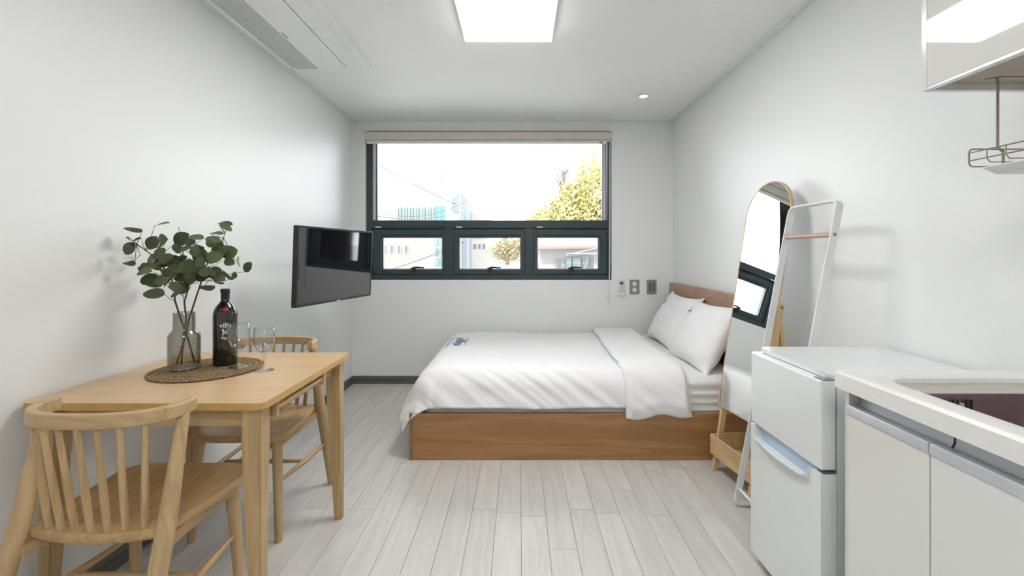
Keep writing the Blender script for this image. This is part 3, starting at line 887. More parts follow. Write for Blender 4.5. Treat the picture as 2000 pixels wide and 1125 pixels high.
def slab_m(h):
    b = B(); w = h*.95; sw = h*.17
    def quad(P): b.faces.new([b.verts.new((x_*1.0, y_, 0)) for x_, y_ in P])
    xl, xr = -w*.36, w*.36
    for xc in (xl, xr):
        quad([(xc-sw/2, -h/2+h*.09), (xc+sw/2, -h/2+h*.09), (xc+sw/2, h/2-h*.09), (xc-sw/2, h/2-h*.09)])
        for y0_ in (-h/2, h/2-h*.09): quad([(xc-sw*1.15, y0_), (xc+sw*1.15, y0_), (xc+sw*1.15, y0_+h*.09), (xc-sw*1.15, y0_+h*.09)])
    quad([(xl+sw/2, h/2-h*.09), (xl+sw/2, h/2-h*.36), (-sw*.1, -h/2+h*.12), (sw*.45, -h/2+h*.30)])
    quad([(xr-sw/2, h/2-h*.09), (xr-sw/2, h/2-h*.36), (sw*.1, -h/2+h*.12), (-sw*.45, -h/2+h*.30)])
    return grid_cut(b, .0025)
obj('label_lettering', conform(slab_m(.023), on_bottle(.0435, .1345, -.06)), M_paint, wb, smooth=0)
b = B(); t_ = B(); lathe(t_, [(0, 0), (.0095, 0), (.0105, .0015), (.0095, .003), (0, .0034)], (0, 0, 0), 20)
zs = .2225
fd = Vector((math.cos(face-.06), math.sin(face-.06), 0)); nr = (fd*.70+Vector((0, 0, .71))).normalized()
merge(b, t_, Matrix.Translation(bc+fd*.0385+Vector((0, 0, zs))) @ nr.to_track_quat('Z', 'Y').to_matrix().to_4x4())
obj('wax_seal', b, M_seal, wb, smooth=60)
# wine glasses
def wine_glass(c_, label, s_=1.0):
    r = thing('wine_glass', c_, label, 'wine glass', 'empty wine glasses on the table')
    b = B(); pr = [(0, 0), (.0335, 0), (.034, .0012), (.024, .0045), (.010, .0085), (.0052, .016), (.0042, .034), (.0046, .054), (.0065, .064), (.016, .0705), (.028, .083), (.0365, .104), (.0385, .122), (.0378, .142), (.0358, .165),
                   (.0350, .1655), (.0348, .165), (.0367, .142), (.0374, .122), (.0354, .105), (.0270, .085), (.0150, .0735), (0, .0700)]
    lathe(b, [(a_*s_, z*s_) for a_, z in pr], c_, 48)
    obj('glass_body', b, M_clear, r, smooth=60); return r
wine_glass(Vector((-1.096, 1.800, mz+.0015)), 'clear wine glass standing on the mat in front of the bottle', 1.03)
wine_glass(Vector((-.985, 1.782, tz+.0003)), 'clear wine glass standing on bare wood beside the mat')

# eucalyptus: three branches, leaf by leaf (cx, cz in cm right of and above the vase neck; length, apparent width, tilt)
K = .000368        # metres per unit of the leaf plan
OX, OZ = 785, 1010
LEAVES = [(340,148,165,45,0,0),(115,262,110,30,45,0),(322,280,160,105,50,0),(258,355,70,18,0,0),(265,455,120,45,45,0),(320,497,125,40,20,0),(350,540,130,28,25,0),
(365,345,135,110,50,0),(430,265,120,50,25,0),(465,315,115,60,35,0),(620,235,165,140,40,0),(520,245,120,105,0,0),(680,98,140,18,12,0),(795,220,150,52,-10,1),
(730,270,125,85,0,1),(690,345,105,90,0,1),(820,392,165,128,0,1),(850,310,150,52,-15,1),(915,370,125,105,-60,1),(765,470,155,75,-50,1),(955,438,112,78,90,1),
(600,385,115,78,45,0),(440,475,180,85,-5,0),(590,460,195,95,10,0),(480,525,165,80,5,0),(520,605,155,92,-5,0),(430,610,145,62,-25,0),(690,545,185,155,20,1),
(890,520,160,115,-40,2),(990,530,150,105,-10,2),(880,615,150,112,10,1),(520,695,180,85,30,0),(640,670,135,85,-20,0),(620,800,180,88,-5,0),(650,720,165,82,0,1),
(830,730,125,92,-30,1),(850,800,115,60,30,1),(1010,290,135,58,-15,2),(1065,290,95,62,-50,2),(1041,350,155,120,0,2),(1120,385,165,135,20,2),(1215,430,155,112,15,2),
(1165,485,125,80,-20,2),(1150,75,140,45,-5,2),(1290,130,120,35,-35,2),(1150,186,135,16,0,2),(1115,255,95,48,-45,2),(1220,250,135,38,-20,2),(1215,328,82,25,-15,2),
(1020,235,75,25,-50,2),(1215,575,125,78,-30,2),(1295,620,135,65,-45,2),(1145,640,125,72,-30,2),(1050,630,125,102,30,2),(1390,540,125,88,50,2),(1455,475,105,25,-72,2),
(1415,615,68,35,80,2),(1075,745,155,55,5,2),(1155,690,145,25,-15,2),(870,665,120,62,30,1),(740,610,110,70,-30,1),(560,545,150,85,25,0),(680,440,120,80,10,1),(770,560,120,70,-20,1),(960,600,90,60,60,2),(700,690,120,60,50,1)]
BR = {0: [(865, 1560), (800, 1270), (760, 1080), (715, 880), (690, 780), (640, 620), (520, 430), (340, 300), (228, 225)],
      1: [(785, 1560), (790, 1270), (795, 1080), (780, 900), (775, 800), (760, 650), (745, 480), (720, 330), (640, 110)],
      2: [(700, 1560), (800, 1260), (835, 1080), (890, 870), (960, 680), (1030, 540), (1110, 400), (1190, 230), (1245, 130)]}
DEP = {0: (0, -.02), 1: (0, .03), 2: (0, -.01)}
RX_ = random.Random(11)
for _ in range(34):
    a_ = RX_.uniform(0, 2*PI); q_ = math.sqrt(RX_.random())
    x_, y_ = 770+360*q_*math.cos(a_), 520+250*q_*math.sin(a_)
    LEAVES.append((x_, y_, RX_.uniform(100, 160), RX_.uniform(50, 110), RX_.uniform(-60, 60), 0 if x_ < 660 else (1 if x_ < 860 else 2)))
lm = []
for v_ in range(3):   # three shared leaf shapes, unit length along x, half folded at the midrib
    b = B(); n = 9; rows = []
    for i in range(n+1):
        t = i/n; wv = .5*math.sin(PI*t**(.85+.12*v_))**.62*(1.0) if 0 < t < 1 else 0.0
        z = -.10*(t-.4)**2*(1+v_)
        rows.append([b.verts.new((t, -wv, z+.10*wv)), b.verts.new((t, 0, z)), b.verts.new((t, wv, z+.10*wv))] if 0 < t < 1 else [b.verts.new((t, 0, z))])
    for i in range(n):
        A, C = rows[i], rows[i+1]
        if len(A) == 1: b.faces.new((A[0], C[0], C[1])); b.faces.new((A[0], C[1], C[2]))
        elif len(C) == 1: b.faces.new((A[0], C[0], A[1])); b.faces.new((A[1], C[0], A[2]))
        else: b.faces.new((A[0], C[0], C[1], A[1])); b.faces.new((A[1], C[1], C[2], A[2]))
    me = bpy.data.meshes.new('leaf'); b.to_mesh(me); b.free(); me.shade_smooth(); me.materials.append(M_leaf); lm.append(me)
rl = random.Random(3)
labels = {0: 'eucalyptus branch in the vase reaching furthest left', 1: 'eucalyptus branch standing upright in the middle of the vase', 2: 'eucalyptus branch in the vase leaning right, toward the bottle'}
def plan(px_, py_, dy=0.0): return Vector((vc[0]+(px_-OX)*K, vc[1]+dy, vc[2]+.218+(OZ-py_)*K))
for bi in (0, 1, 2):
    root = thing('eucalyptus_branch', (vc[0], vc[1], vc[2]+.02), labels[bi], 'branch', 'eucalyptus branches in the vase')
    n = len(BR[bi]); pts = []
    for i, (px_, py_) in enumerate(BR[bi]):
        dep = (.018, -.016, .0)[bi]
        if i == 0: dy = dep
        elif i < 3: dy = dep*(.7, .5)[i-1]*(1 if i == 1 else -1)*.6
        else: dy = DEP[bi][1]*(i-2)/6 + .012*math.sin(i*1.7+bi)
        p = plan(px_, py_, dy)
        if i == 0: p = Vector((vc[0]+(px_-OX)*K*.95, vc[1]+dep, vc[2]+.020))
        pts.append(p)
    b = B(); tube(b, pts, [.0032, .0035, .0034, .0032, .0028, .0024, .0020, .0014, .0008], 7)
    for k in range(2, 7):
        q = pts[k]; b_ = B(); bmesh.ops.create_icosphere(b_, subdivisions=1, radius=.0038-.0003*k); merge(b, b_, Matrix.Translation(q))
    leaves = []
    for (cx, cy, ln, wd_, ang, br) in LEAVES:
        if br != bi: continue
        ln *= 1.1; wd_ = max(wd_*1.12, .26*ln)
        dy = rl.uniform(-.075, .075)
        c_ = plan(cx, cy, dy)
        d_ = Vector((math.cos(math.radians(ang)), 0, math.sin(math.radians(ang))))
        # the stalk end is the one closer to the bunch centre
        hub = plan(800, 700)
        if (c_-d_*ln*K/2-hub).length > (c_+d_*ln*K/2-hub).length: d_ = -d_
        base = c_-d_*ln*K/2
        tw_w = max(wd_, .72*ln); roll = math.acos(max(.06, min(1, wd_/tw_w)))*rl.choice((-1, 1))
        yv = Vector((0, 1, 0)); side = yv.cross(d_).normalized()
        # face toward the viewer (-y), rolled about its long axis
        zax = (-yv*math.cos(roll)+side*math.sin(roll)); d2 = (d_+Vector((0, rl.uniform(-.25, .25), 0))).normalized()
        yax = zax.cross(d2).normalized(); zax = d2.cross(yax).normalized()
        M_ = Matrix((( d2.x*ln*K, yax.x*tw_w*K, zax.x*ln*K, base.x), (d2.y*ln*K, yax.y*tw_w*K, zax.y*ln*K, base.y), (d2.z*ln*K, yax.z*tw_w*K, zax.z*ln*K, base.z), (0, 0, 0, 1)))
        leaves.append((M_, base))
        # twig from the branch to the leaf
        best = None
        for i in range(3, n-1):
            for f_ in (0, .5):
                q = pts[i].lerp(pts[i+1], f_)
                if q.z < base.z-.004 or i >= n-2:
                    dd = (q-base).length
                    if best is None or dd < best[0]: best = (dd, q)
        q = best[1] if best else pts[3]
        mid = q.lerp(base, .55)+Vector((0, 0, -.006))
        tube(b, [q, mid, base, base+d2*ln*K*.12], [.0013, .0011, .0008, .0004], 5)
    obj('stem', b, M_stem, root, smooth=60)
    for k, (M_, base) in enumerate(leaves):
        o = link('leaf', lm[k % 3], None, root)
        o.matrix_basis = Matrix.Translation(-wloc(root)) @ M_

# ------------------------------------------------------------------ refrigerator
fr = thing('refrigerator', (1.15, 1.59, 0), 'white two-door undercounter refrigerator beside the kitchen cabinet', 'refrigerator')
RX, RY0, RY1, RZ_ = .900, 1.375, 1.790, .822
obj('body', bx(RX+.052, 1.392, RY0+.004, RY1-.004, .03, RZ_-.012, .004), M_fridge, fr)
b = B(); prism(b, rot_rect(RX+.030, 1.394, RY0, RY1, .028, 5), RZ_-.012, RZ_+.004, .004, 2)
obj('top_cover', b, M_fridge, fr)
SPL = .530
def door(z0, z1):
    b = B(); box(b, RX, RX+.048, RY0, RY1, z0, z1, .007, 3); return b
obj('freezer_door', door(SPL+.008, RZ_-.014), M_fridge, fr)
# lower door with a scooped grip along its top edge
b = B(); N_ = 24; dz = .040
lo = .040
outer = [(RY0, SPL-.001), (RY0+.035, SPL-.001)]
for k in range(N_+1):
    t = k/N_; y = RY0+.050+(RY1-RY0-.085)*t; outer.append((y, SPL-.004-dz*min(1, t/.05, (1-t)/.05)))
outer += [(RY1-.020, SPL-.001), (RY1, SPL-.001)]
t_ = B()
va = [t_.verts.new((RX, y, z)) for y, z in outer]; vb = [t_.verts.new((RX+.048, y, z)) for y, z in outer]
ba = [t_.verts.new((RX, y, lo)) for y, z in outer]; bb_ = [t_.verts.new((RX+.048, y, lo)) for y, z in outer]
for k in range(len(outer)-1):
    t_.faces.new((va[k], va[k+1], vb[k+1], vb[k])); t_.faces.new((ba[k], ba[k+1], va[k+1], va[k])); t_.faces.new((bb_[k], vb[k], vb[k+1], bb_[k+1])); t_.faces.new((ba[k], bb_[k], bb_[k+1], ba[k+1]))
t_.faces.new((va[0], vb[0], bb_[0], ba[0])); t_.faces.new((va[-1], ba[-1], bb_[-1], vb[-1]))
merge(b, t_)
ld = obj('lower_door', b, M_fridge, fr)
b = B(); pts = []
for k in range(N_+1):
    t = k/N_; y = RY0+.050+(RY1-RY0-.085)*t; pts.append((y, SPL-.004-dz*min(1, t/.05, (1-t)/.05), .024*math.sin(PI*t)**.6))
# curved lip projecting from the door
rows = []
for (y, z, o_) in pts:
    rows.append([b.verts.new((RX+.002, y, z-.004)), b.verts.new((RX-o_, y, z-.002)), b.verts.new((RX-o_-.003, y, z+.006)), b.verts.new((RX-o_+.001, y, z+.007)), b.verts.new((RX+.006, y, z+.003))])
for i in range(N_):
    for k in range(5): b.faces.new((rows[i][k], rows[i][(k+1) % 5], rows[i+1][(k+1) % 5], rows[i+1][k]))
b.faces.new(rows[0]); b.faces.new(rows[-1][::-1])
obj('grip_lip', b, M_fridge, ld)
obj('grip_recess', bx(RX+.016, RX+.046, RY0+.03, RY1-.03, SPL-.06, SPL+.006, .002), M_fridgeb, ld)
b = B(); prism(b, rot_rect(RX+.006, RX+.05, RY0+.002, RY0+.045, .008), RZ_-.0135, RZ_-.0115, .0005); obj('hinge', b, M_grey, fr)
b = B(); prism(b, rot_rect(RX+.006, RX+.046, RY0-.002, RY0+.03, .006), SPL, SPL+.006, .001); obj('hinge', b, M_greyd, fr)
for xx in (RX+.08, 1.35):
    for yy in (RY0+.04, RY1-.04):
        b = B(); tube(b, [(xx, yy, 0), (xx, yy, .032)], .014, 12); obj('foot', b, M_black, fr)

# ------------------------------------------------------------------ kitchen base cabinets, worktop, sink
CY1, CY0 = 1.268, -.62
WTX = .868
def base_cab(y0, y1, label, doors):
    r = thing('base_cabinet', (1.15, (y0+y1)/2, 0), label, 'cabinet', 'kitchen base cabinets')
    b = B()
    box(b, .892, 1.406, y1-.016, y1, .0, .819, .001); box(b, .892, 1.406, y0, y0+.016, .0, .819, .001)
    box(b, 1.39, 1.406, y0+.016, y1-.016, .1, .60); box(b, .915, 1.39, y0+.016, y1-.016, .085, .10)
    obj('carcass', b, M_cabs, r)
    obj('toe_kick', bx(.935, .950, y0+.016, y1-.016, 0, .085), M_cabs, r)
    # aluminium channel behind the door tops
    t_ = B(); prof = [(.925, .819), (.925, .785), (.915, .770), (.912, .740), (.909, .740), (.9115, .771), (.921, .787), (.921, .819)]
    t_.free(); cuts = [y1-.017, .974, .47, y0+.017] if y1 > 1 else [y1-.017, y0+.017]
    for c1_, c0_ in zip(cuts, cuts[1:]):
        t_ = B(); c0_ += .003; c1_ -= .003
        A = [t_.verts.new((x_, c0_, z_)) for x_, z_ in prof]; C = [t_.verts.new((x_, c1_, z_)) for x_, z_ in prof]
        for k in range(8): t_.faces.new((A[k], A[(k+1) % 8], C[(k+1) % 8], C[k]))
        t_.faces.new(A); t_.faces.new(C[::-1])
        obj('grip_channel', t_, M_alu, r)
    for (a_, c_) in doors:
        d_ = obj('door', bx(.886, .905, a_, c_, .09, .763, .0012), M_cab, r)
        t_ = B(); prof = [(.883, .757), (.883, .7755), (.885, .7795), (.9075, .7795), (.9075, .7765), (.887, .7755), (.886, .757)]
        A = [t_.verts.new((x_, a_, z_)) for x_, z_ in prof]; C = [t_.verts.new((x_, c_, z_)) for x_, z_ in prof]
        for k in range(7): t_.faces.new((A[k], A[(k+1) % 7], C[(k+1) % 7], C[k]))
        t_.faces.new(A); t_.faces.new(C[::-1])
        obj('handle_profile', t_, M_alu, d_)
    return r
base_cab(.242, CY1-.006, 'white gloss base cabinet with aluminium grip rails next to the refrigerator', [(.996, CY1-.024), (.744, .992), (.492, .740), (.244, .488)])
base_cab(CY0, .238, 'white gloss base cabinet behind the viewer below the worktop', [(CY0+.002, -.192), (-.188, .236)])

def slab_with_hole(outer, inner, z0, z1, r=.004):
    b = B()
    def loop(poly, z): return [b.verts.new((x_, y_, z)) for x_, y_ in poly]
    ins_o = lambda s_: [((x_-1.15)*1+1.15 - math.copysign(s_, x_-1.15), y_ - math.copysign(s_, y_-(CY0+CY1)/2)) for x_, y_ in outer]
    cxi = sum(p[0] for p in inner)/len(inner); cyi = sum(p[1] for p in inner)/len(inner)
    def grow(s_):
        out = []; n = len(inner)
        for i in range(n):
            p, q = Vector(inner[i-1]), Vector(inner[(i+1) % n]); t_ = (q-p).normalized(); nn = Vector((t_.y, -t_.x))
            out.append((inner[i][0]+nn.x*s_, inner[i][1]+nn.y*s_))
        return out
    o_top = loop(ins_o(r), z1); o_mid = loop(outer, z1-r); o_bot = loop(outer, z0)
    i_top = loop(grow(r), z1); i_mid = loop(grow(r*.3), z1-r*.3); i_m2 = loop(inner, z1-r); i_bot = loop(inner, z1-.015); o_in = loop(ins_o(.022), z0); o_in2 = loop(ins_o(.022), z1-.015)
    def bridge(A, C):
        for k in range(len(A)): b.faces.new((A[k], A[(k+1) % len(A)], C[(k+1) % len(A)], C[k]))
    bridge(o_top, o_mid); bridge(o_mid, o_bot); bridge(o_bot, o_in); bridge(o_in, o_in2); bridge(i_top, i_mid); bridge(i_mid, i_m2); bridge(i_m2, i_bot)
    def cap(A, C):
        es = [b.edges.get((A[k], A[(k+1) % len(A)])) for k in range(len(A))]+[b.edges.get((C[k], C[(k+1) % len(C)])) for k in range(len(C))]
        bmesh.ops.triangle_fill(b, edges=es, use_beauty=True)
    cap(o_top, i_top); cap(o_in2, i_bot)
    return b
hole = [(x_, y_) for x_, y_ in rot_rect(.935, 1.335, .50, 1.185, .060, 8)]
outer = [(WTX, CY0), (1.4065, CY0), (1.4065, CY1), (WTX, CY1)]
wt = obj('worktop', slab_with_hole(outer, hole, .8215, .868, .007), M_stone, smooth=30)
tag(wt, 'white speckled solid kitchen worktop with rounded sink cut-out', 'worktop')
sk = thing('kitchen_sink', (1.14, .84, .62), 'stainless steel sink basin set into the white worktop', 'sink')
def ringat(b, grow_, z, r_):
    return [b.verts.new((x_, y_, z)) for x_, y_ in rot_rect(.935-grow_, 1.335+grow_, .50-grow_, 1.185+grow_, r_, 8)]
b = B(); L1 = [ringat(b, .012, .8525, .07), ringat(b, .001, .8525, .06), ringat(b, -.003, .848, .058), ringat(b, -.008, .846, .056), ringat(b, -.010, .842, .056), ringat(b, -.022, .840, .052), ringat(b, -.026, .835, .05)]
for i in range(len(L1)-1):
    for k in range(len(L1[0])): b.faces.new((L1[i][k], L1[i][(k+1) % len(L1[0])], L1[i+1][(k+1) % len(L1[0])], L1[i+1][k]))
obj('rim', b, plain('pale_rim', (.62, .60, .56), .35), sk)
b = B(); L1 = [ringat(b, -.026, .8355, .05), ringat(b, -.030, .72, .052), ringat(b, -.042, .655, .055), ringat(b, -.060, .638, .045), ringat(b, -.12, .634, .03)]
for i in range(len(L1)-1):
    for k in range(len(L1[0])): b.faces.new((L1[i][k], L1[i][(k+1) % len(L1[0])], L1[i+1][(k+1) % len(L1[0])], L1[i+1][k]))
b.faces.new(L1[-1])
obj('basin', b, M_steel, sk)
for k, xx in enumerate((1.083, 1.094, 1.118, 1.129)):
    obj('overflow_slot', bx(xx, xx+.0045, 1.150, 1.1555, .796, .822, .001), M_darkgap, sk)
b = B(); tube(b, [(1.108, 1.156, .809), (1.108, 1.150, .809)], .005, 12); obj('overflow_screw', b, M_alu, sk)
b = B(); lathe(b, [(0, .001), (.038, .001), (.044, .003), (.046, 0)], (1.14, .84, .635), 24); obj('drain', b, M_alu, sk)

# ------------------------------------------------------------------ wall cabinet
uc = thing('wall_cabinet', (1.26, .6, 1.64), 'glossy white wall cabinet hanging from the ceiling above the worktop', 'cabinet')
UX, UY1, UY0, UZ = 1.120, 1.268, -.6, 1.637
obj('end_panel', bx(UX+.001, 1.4075, UY1, UY1+.016, UZ, 2.398, .001), M_cab, uc)
obj('end_panel', bx(UX+.001, 1.4075, UY0-.016, UY0, UZ, 2.398, .001), M_cab, uc)
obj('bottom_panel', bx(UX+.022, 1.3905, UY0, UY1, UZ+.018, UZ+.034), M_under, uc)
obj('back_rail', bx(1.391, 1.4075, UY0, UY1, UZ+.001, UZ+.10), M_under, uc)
obj('top_panel', bx(UX+.022, 1.4075, UY0, UY1, 2.37, 2.386), M_cabs, uc)
for a_, c_ in ((.822, 1.266), (.374, .818), (-.074, .370), (-.598, -.078)):
    d_ = obj('door', bx(UX, UX+.019, a_, c_, UZ+.008, 2.396, .0012), M_cabu, uc)
    obj('door_grip', bx(UX+.0005, UX+.020, a_, c_, UZ+.001, UZ+.0075), M_alu, d_)

# hanging wire rack
rk = thing('dish_rack', (1.25, .9, 1.40), 'steel wire dish rack hanging under the wall cabinet', 'rack')
gx0, gx1, gy1, gy0, gz0, gz1 = 1.140, 1.352, 1.168, .52, 1.408, 1.452
def rr_path(x0, x1, z0, z1, y, r=.010):
    P = []
    for cx, cz, a0 in ((x1-r, z1-r, 0), (x0+r, z1-r, 90), (x0+r, z0+r, 180), (x1-r, z0+r, 270)):
        for k in range(4): a_ = math.radians(a0+30*k); P.append((cx+r*math.cos(a_), y, cz+r*math.sin(a_)))
    return P+[P[0]]
b = B(); tube(b, rr_path(gx0, gx1, gz0, gz1, gy1), .0021, 6, cap=False); obj('end_loop', b, M_wire, rk)
b = B(); tube(b, rr_path(gx0, gx1, gz0, gz1, gy0), .0021, 6, cap=False); obj('end_loop', b, M_wire, rk)
for xx in (gx0, gx1):
    for zz in (gz1-.010, gz0+.014):
        b = B(); tube(b, [(xx, gy1, zz), (xx, gy0, zz)], .0018, 6); obj('long_wire', b, M_wire, rk)
for k in range(14):
    yy = gy1-.045-k*.044
    b = B(); tube(b, [(gx0, yy, gz1-.010), (gx0, yy, gz0+.012), (gx0+.008, yy, gz0+.003), (gx1-.008, yy, gz0+.003), (gx1, yy, gz0+.012), (gx1, yy, gz1-.010)], .0014, 5); obj('cross_wire', b, M_wire, rk)
for yy in (1.155, .62):
    b = B(); tube(b, [(1.226, yy+.035, 1.640), (1.226, yy+.03, 1.6385), (1.226, yy+.026, 1.634), (1.226, yy+.026, 1.46), (1.236, yy+.022, 1.448), (1.236, yy+.022, 1.418), (1.242, yy+.02, 1.412), (1.352, yy+.02, 1.412)], .0034, 8); obj('hanger', b, M_wire, rk)
    b = B(); tube(b, [(1.212, yy+.045, 1.640), (1.232, yy+.026, 1.640), (1.39, yy+.026, 1.640)], .0026, 6); obj('hook', b, M_wire, rk)
b = B(); t_ = B()
prof = [(1.150, 1.400), (1.185, 1.385), (1.345, 1.385), (1.362, 1.400), (1.362, 1.402), (1.344, 1.388), (1.186, 1.388), (1.151, 1.402)]
A = [t_.verts.new((x_, 1.145, z_)) for x_, z_ in prof]; C = [t_.verts.new((x_, .54, z_)) for x_, z_ in prof]
for k in range(8): t_.faces.new((A[k], A[(k+1) % 8], C[(k+1) % 8], C[k]))
t_.faces.new(A); t_.faces.new(C[::-1]); merge(b, t_)
for yy in (1.145, .541):
    box(b, 1.186, 1.345, yy-.0015, yy, 1.386, 1.400)
obj('drip_tray', b, M_white, rk)

# ------------------------------------------------------------------ floor mirror with shelf box
mr = thing('floor_mirror', (1.15, 2.36, 0), 'tall arched floor mirror in thin wood frame leaning beside the bed', 'mirror')
A0 = Vector((1.112, 2.548, .352)); A1 = Vector((1.156, 2.202, .352))     # bottom corners, far and near
wdir = (A1-A0).normalized(); upv = Vector((.195, .020, 1.20)).normalized(); upv = (upv-wdir*upv.dot(wdir)).normalized()
mn = wdir.cross(upv).normalized()
if mn.x > 0: mn = -mn
MWd = (A1-A0).length; MHt = 1.225
def mp_(u, v, d_=0): return A0+wdir*u+upv*v+mn*d_
def arch(w, h, ins=0.0, n=22):
    P = [(ins, ins), (w-ins, ins)]; r = w/2-ins; cz = h-w/2
    for k in range(n+1):
        a_ = PI*k/n; P.append((w/2+r*math.cos(a_), cz+r*math.sin(a_)))
    return P
def extr(P, d0, d1):
    b = B(); lo = [b.verts.new(mp_(u, v, d0)) for u, v in P]; hi = [b.verts.new(mp_(u, v, d1)) for u, v in P]; n = len(P)
    b.faces.new(lo[::-1]); b.faces.new(hi)
    for k in range(n): b.faces.new((lo[k], lo[(k+1) % n], hi[(k+1) % n], hi[k]))
    return b
# frame ring
P0 = arch(MWd, MHt); P1 = arch(MWd, MHt, .005)
b = B(); n = len(P0)
q = [[b.verts.new(mp_(u, v, d_)) for u, v in P] for P, d_ in ((P0, 0), (P0, .016), (P1, .016), (P1, 0))]
for i in range(4):
    for k in range(n): b.faces.new((q[i][k], q[i][(k+1) % n], q[(i+1) % 4][(k+1) % n], q[(i+1) % 4][k]))
obj('wood_frame', b, M_pine, mr)
M_mir = plain('mirror_silver', (.93, .95, .95), 0.0, metal=1.0, var=0)
obj('mirror_glass', extr(P1, .002, .0145), M_mir, mr)
def bar(p0, p1, w, t, m, name, root, side=None):
    p0 = Vector(p0); p1 = Vector(p1); ax = (p1-p0).normalized(); s_ = (side or wdir).copy(); s_ = (s_-ax*s_.dot(ax)).normalized(); t2 = ax.cross(s_)
    b = B(); v0 = [b.verts.new(p+s_*a_*w/2+t2*c_*t/2) for p in (p0, p1) for a_, c_ in ((-1, -1), (1, -1), (1, 1), (-1, 1))]
    for k in range(4): b.faces.new((v0[k], v0[(k+1) % 4], v0[4+(k+1) % 4], v0[4+k]))
    b.faces.new(v0[:4][::-1]); b.faces.new(v0[4:])
    return obj(name, b, m, root)
vfl = -A0.z/upv.z
for u in (.016, MWd-.016):
    p0 = mp_(u, vfl+.0, -.014); p0.z = .001; p1 = mp_(u, .60, -.014)
    bar(p0, p1, .022, .026, M_pine, 'front_post', mr)
    q0 = mp_(u+(.0), .50, -.03); foot = Vector((1.375, q0.y+.02, .001))
    bar(q0, foot, .020, .020, M_pine, 'rear_leg', mr)
    t_ = B(); tube(t_, [mp_(u, .575, -.0005), mp_(u, .575, .0)], .004, 8) ; t_.free()
b = B(); c_ = mp_(MWd+.003, .585, -.014); tube(b, [c_-wdir*.008, c_+wdir*.001], .004, 10); obj('bolt', b, M_greyd, mr)
# open shelf box between the posts
bz0, bz1 = .088, .192
e0 = mp_(0, (bz1-A0.z)/upv.z, 0); e1 = mp_(MWd, (bz1-A0.z)/upv.z, 0)
wd2 = Vector((wdir.x, wdir.y, 0)).normalized(); out2 = Vector((-wd2.y, wd2.x, 0));
if out2.x > 0: out2 = -out2
F0 = Vector((e0.x, e0.y, 0))+out2*.030-wd2*.006; F1 = Vector((e1.x, e1.y, 0))+out2*.030+wd2*.006
Bk0 = F0-out2*.21; Bk1 = F1-out2*.21
def board(p, q_, th, z0, z1, name, inward):
    d_ = (q_-p).normalized(); nn = inward.normalized()*th
    b = B(); v0 = [b.verts.new(Vector((c_.x, c_.y, z))) for z in (z0, z1) for c_ in (p, q_, q_+nn, p+nn)]
    for k in range(4): b.faces.new((v0[k], v0[(k+1) % 4], v0[4+(k+1) % 4], v0[4+k]))
    b.faces.new(v0[:4][::-1]); b.faces.new(v0[4:]); return obj(name, b, M_piney, mr)
board(F0, F1, .011, bz0, bz1, 'shelf_front', -out2); board(Bk0, Bk1, .011, bz0, bz1, 'shelf_back', out2)
board(F0-out2*.0112, Bk0+out2*.0112, .011, bz0, bz1, 'shelf_side', wd2); board(F1-out2*.0112, Bk1+out2*.0112, .011, bz0, bz1, 'shelf_side', -wd2)
b = B(); v0 = [b.verts.new(Vector((c_.x, c_.y, z))) for z in (bz0+.004, bz0+.012) for c_ in (F0-out2*.0115+wd2*.0115, F1-out2*.0115-wd2*.0115, Bk1+out2*.0115-wd2*.0115, Bk0+out2*.0115+wd2*.0115)]
for k in range(4): b.faces.new((v0[k], v0[(k+1) % 4], v0[4+(k+1) % 4], v0[4+k]))
b.faces.new(v0[:4][::-1]); b.faces.new(v0[4:]); obj('shelf_bottom', b, M_piney, mr)

# ------------------------------------------------------------------ clothes rack leaning on the wall
cr = thing('clothes_rack', (1.12, 2.0, 0), 'white metal slanted clothes rack with one wooden rod', 'clothes rack')
TL = Vector((1.255, 2.120, 1.396)); TR = Vector((1.255, 1.800, 1.396)); BL = Vector((1.020, 2.165, .012)); BR_ = Vector((1.020, 1.845, .012))
def round_path(pts, r, n=6):
    out = [pts[0]]
    for i in range(1, len(pts)-1):
        p = pts[i]; a_ = (pts[i-1]-p).normalized(); c_ = (pts[i+1]-p).normalized()
        for k in range(n+1):
            t = k/n; out.append((p+a_*r)*(1-t)**2+p*2*t*(1-t)+(p+c_*r)*t**2)
    out.append(pts[-1]); return out
pn = (TL-BL).cross(TR-TL).normalized()
b = B(); sweep(b, round_path([BL, TL, TR, BR_], .035), rrect(.008, .031, .003, 2), pn); obj('frame', b, M_rackw, cr)
# floor bar: returns from the foot along the floor toward the wall, plus a lower cross rod
b = B(); tube(b, round_path([BL+Vector((-.002, 0, .05)), BL+Vector((0, -.001, -.001)), Vector((1.24, 2.165, .011)), Vector((1.24, 1.845, .011)), BR_+Vector((0, .001, -.001)), BR_+Vector((-.002, 0, .05))], .03), .0095, 10); obj('floor_loop', b, M_rackw, cr)
dlt = lambda P, Q, z: P.lerp(Q, (z-P.z)/(Q.z-P.z))
b = B(); tube(b, [dlt(BL, TL, .085), dlt(BR_, TR, .085)], .007, 10); obj('lower_rod', b, M_rackw, cr)
b = B(); tube(b, [dlt(BL, TL, 1.262)+Vector((0, .0, 0)), dlt(BR_, TR, 1.262)], .010, 12); obj('wooden_rod', b, M_rod, cr)
e_ = dlt(BR_, TR, 1.262); b = B(); tube(b, [e_+Vector((0, -.002, 0)), e_+Vector((0, -.0065, 0))], .0065, 12); obj('bolt', b, M_grey, cr)

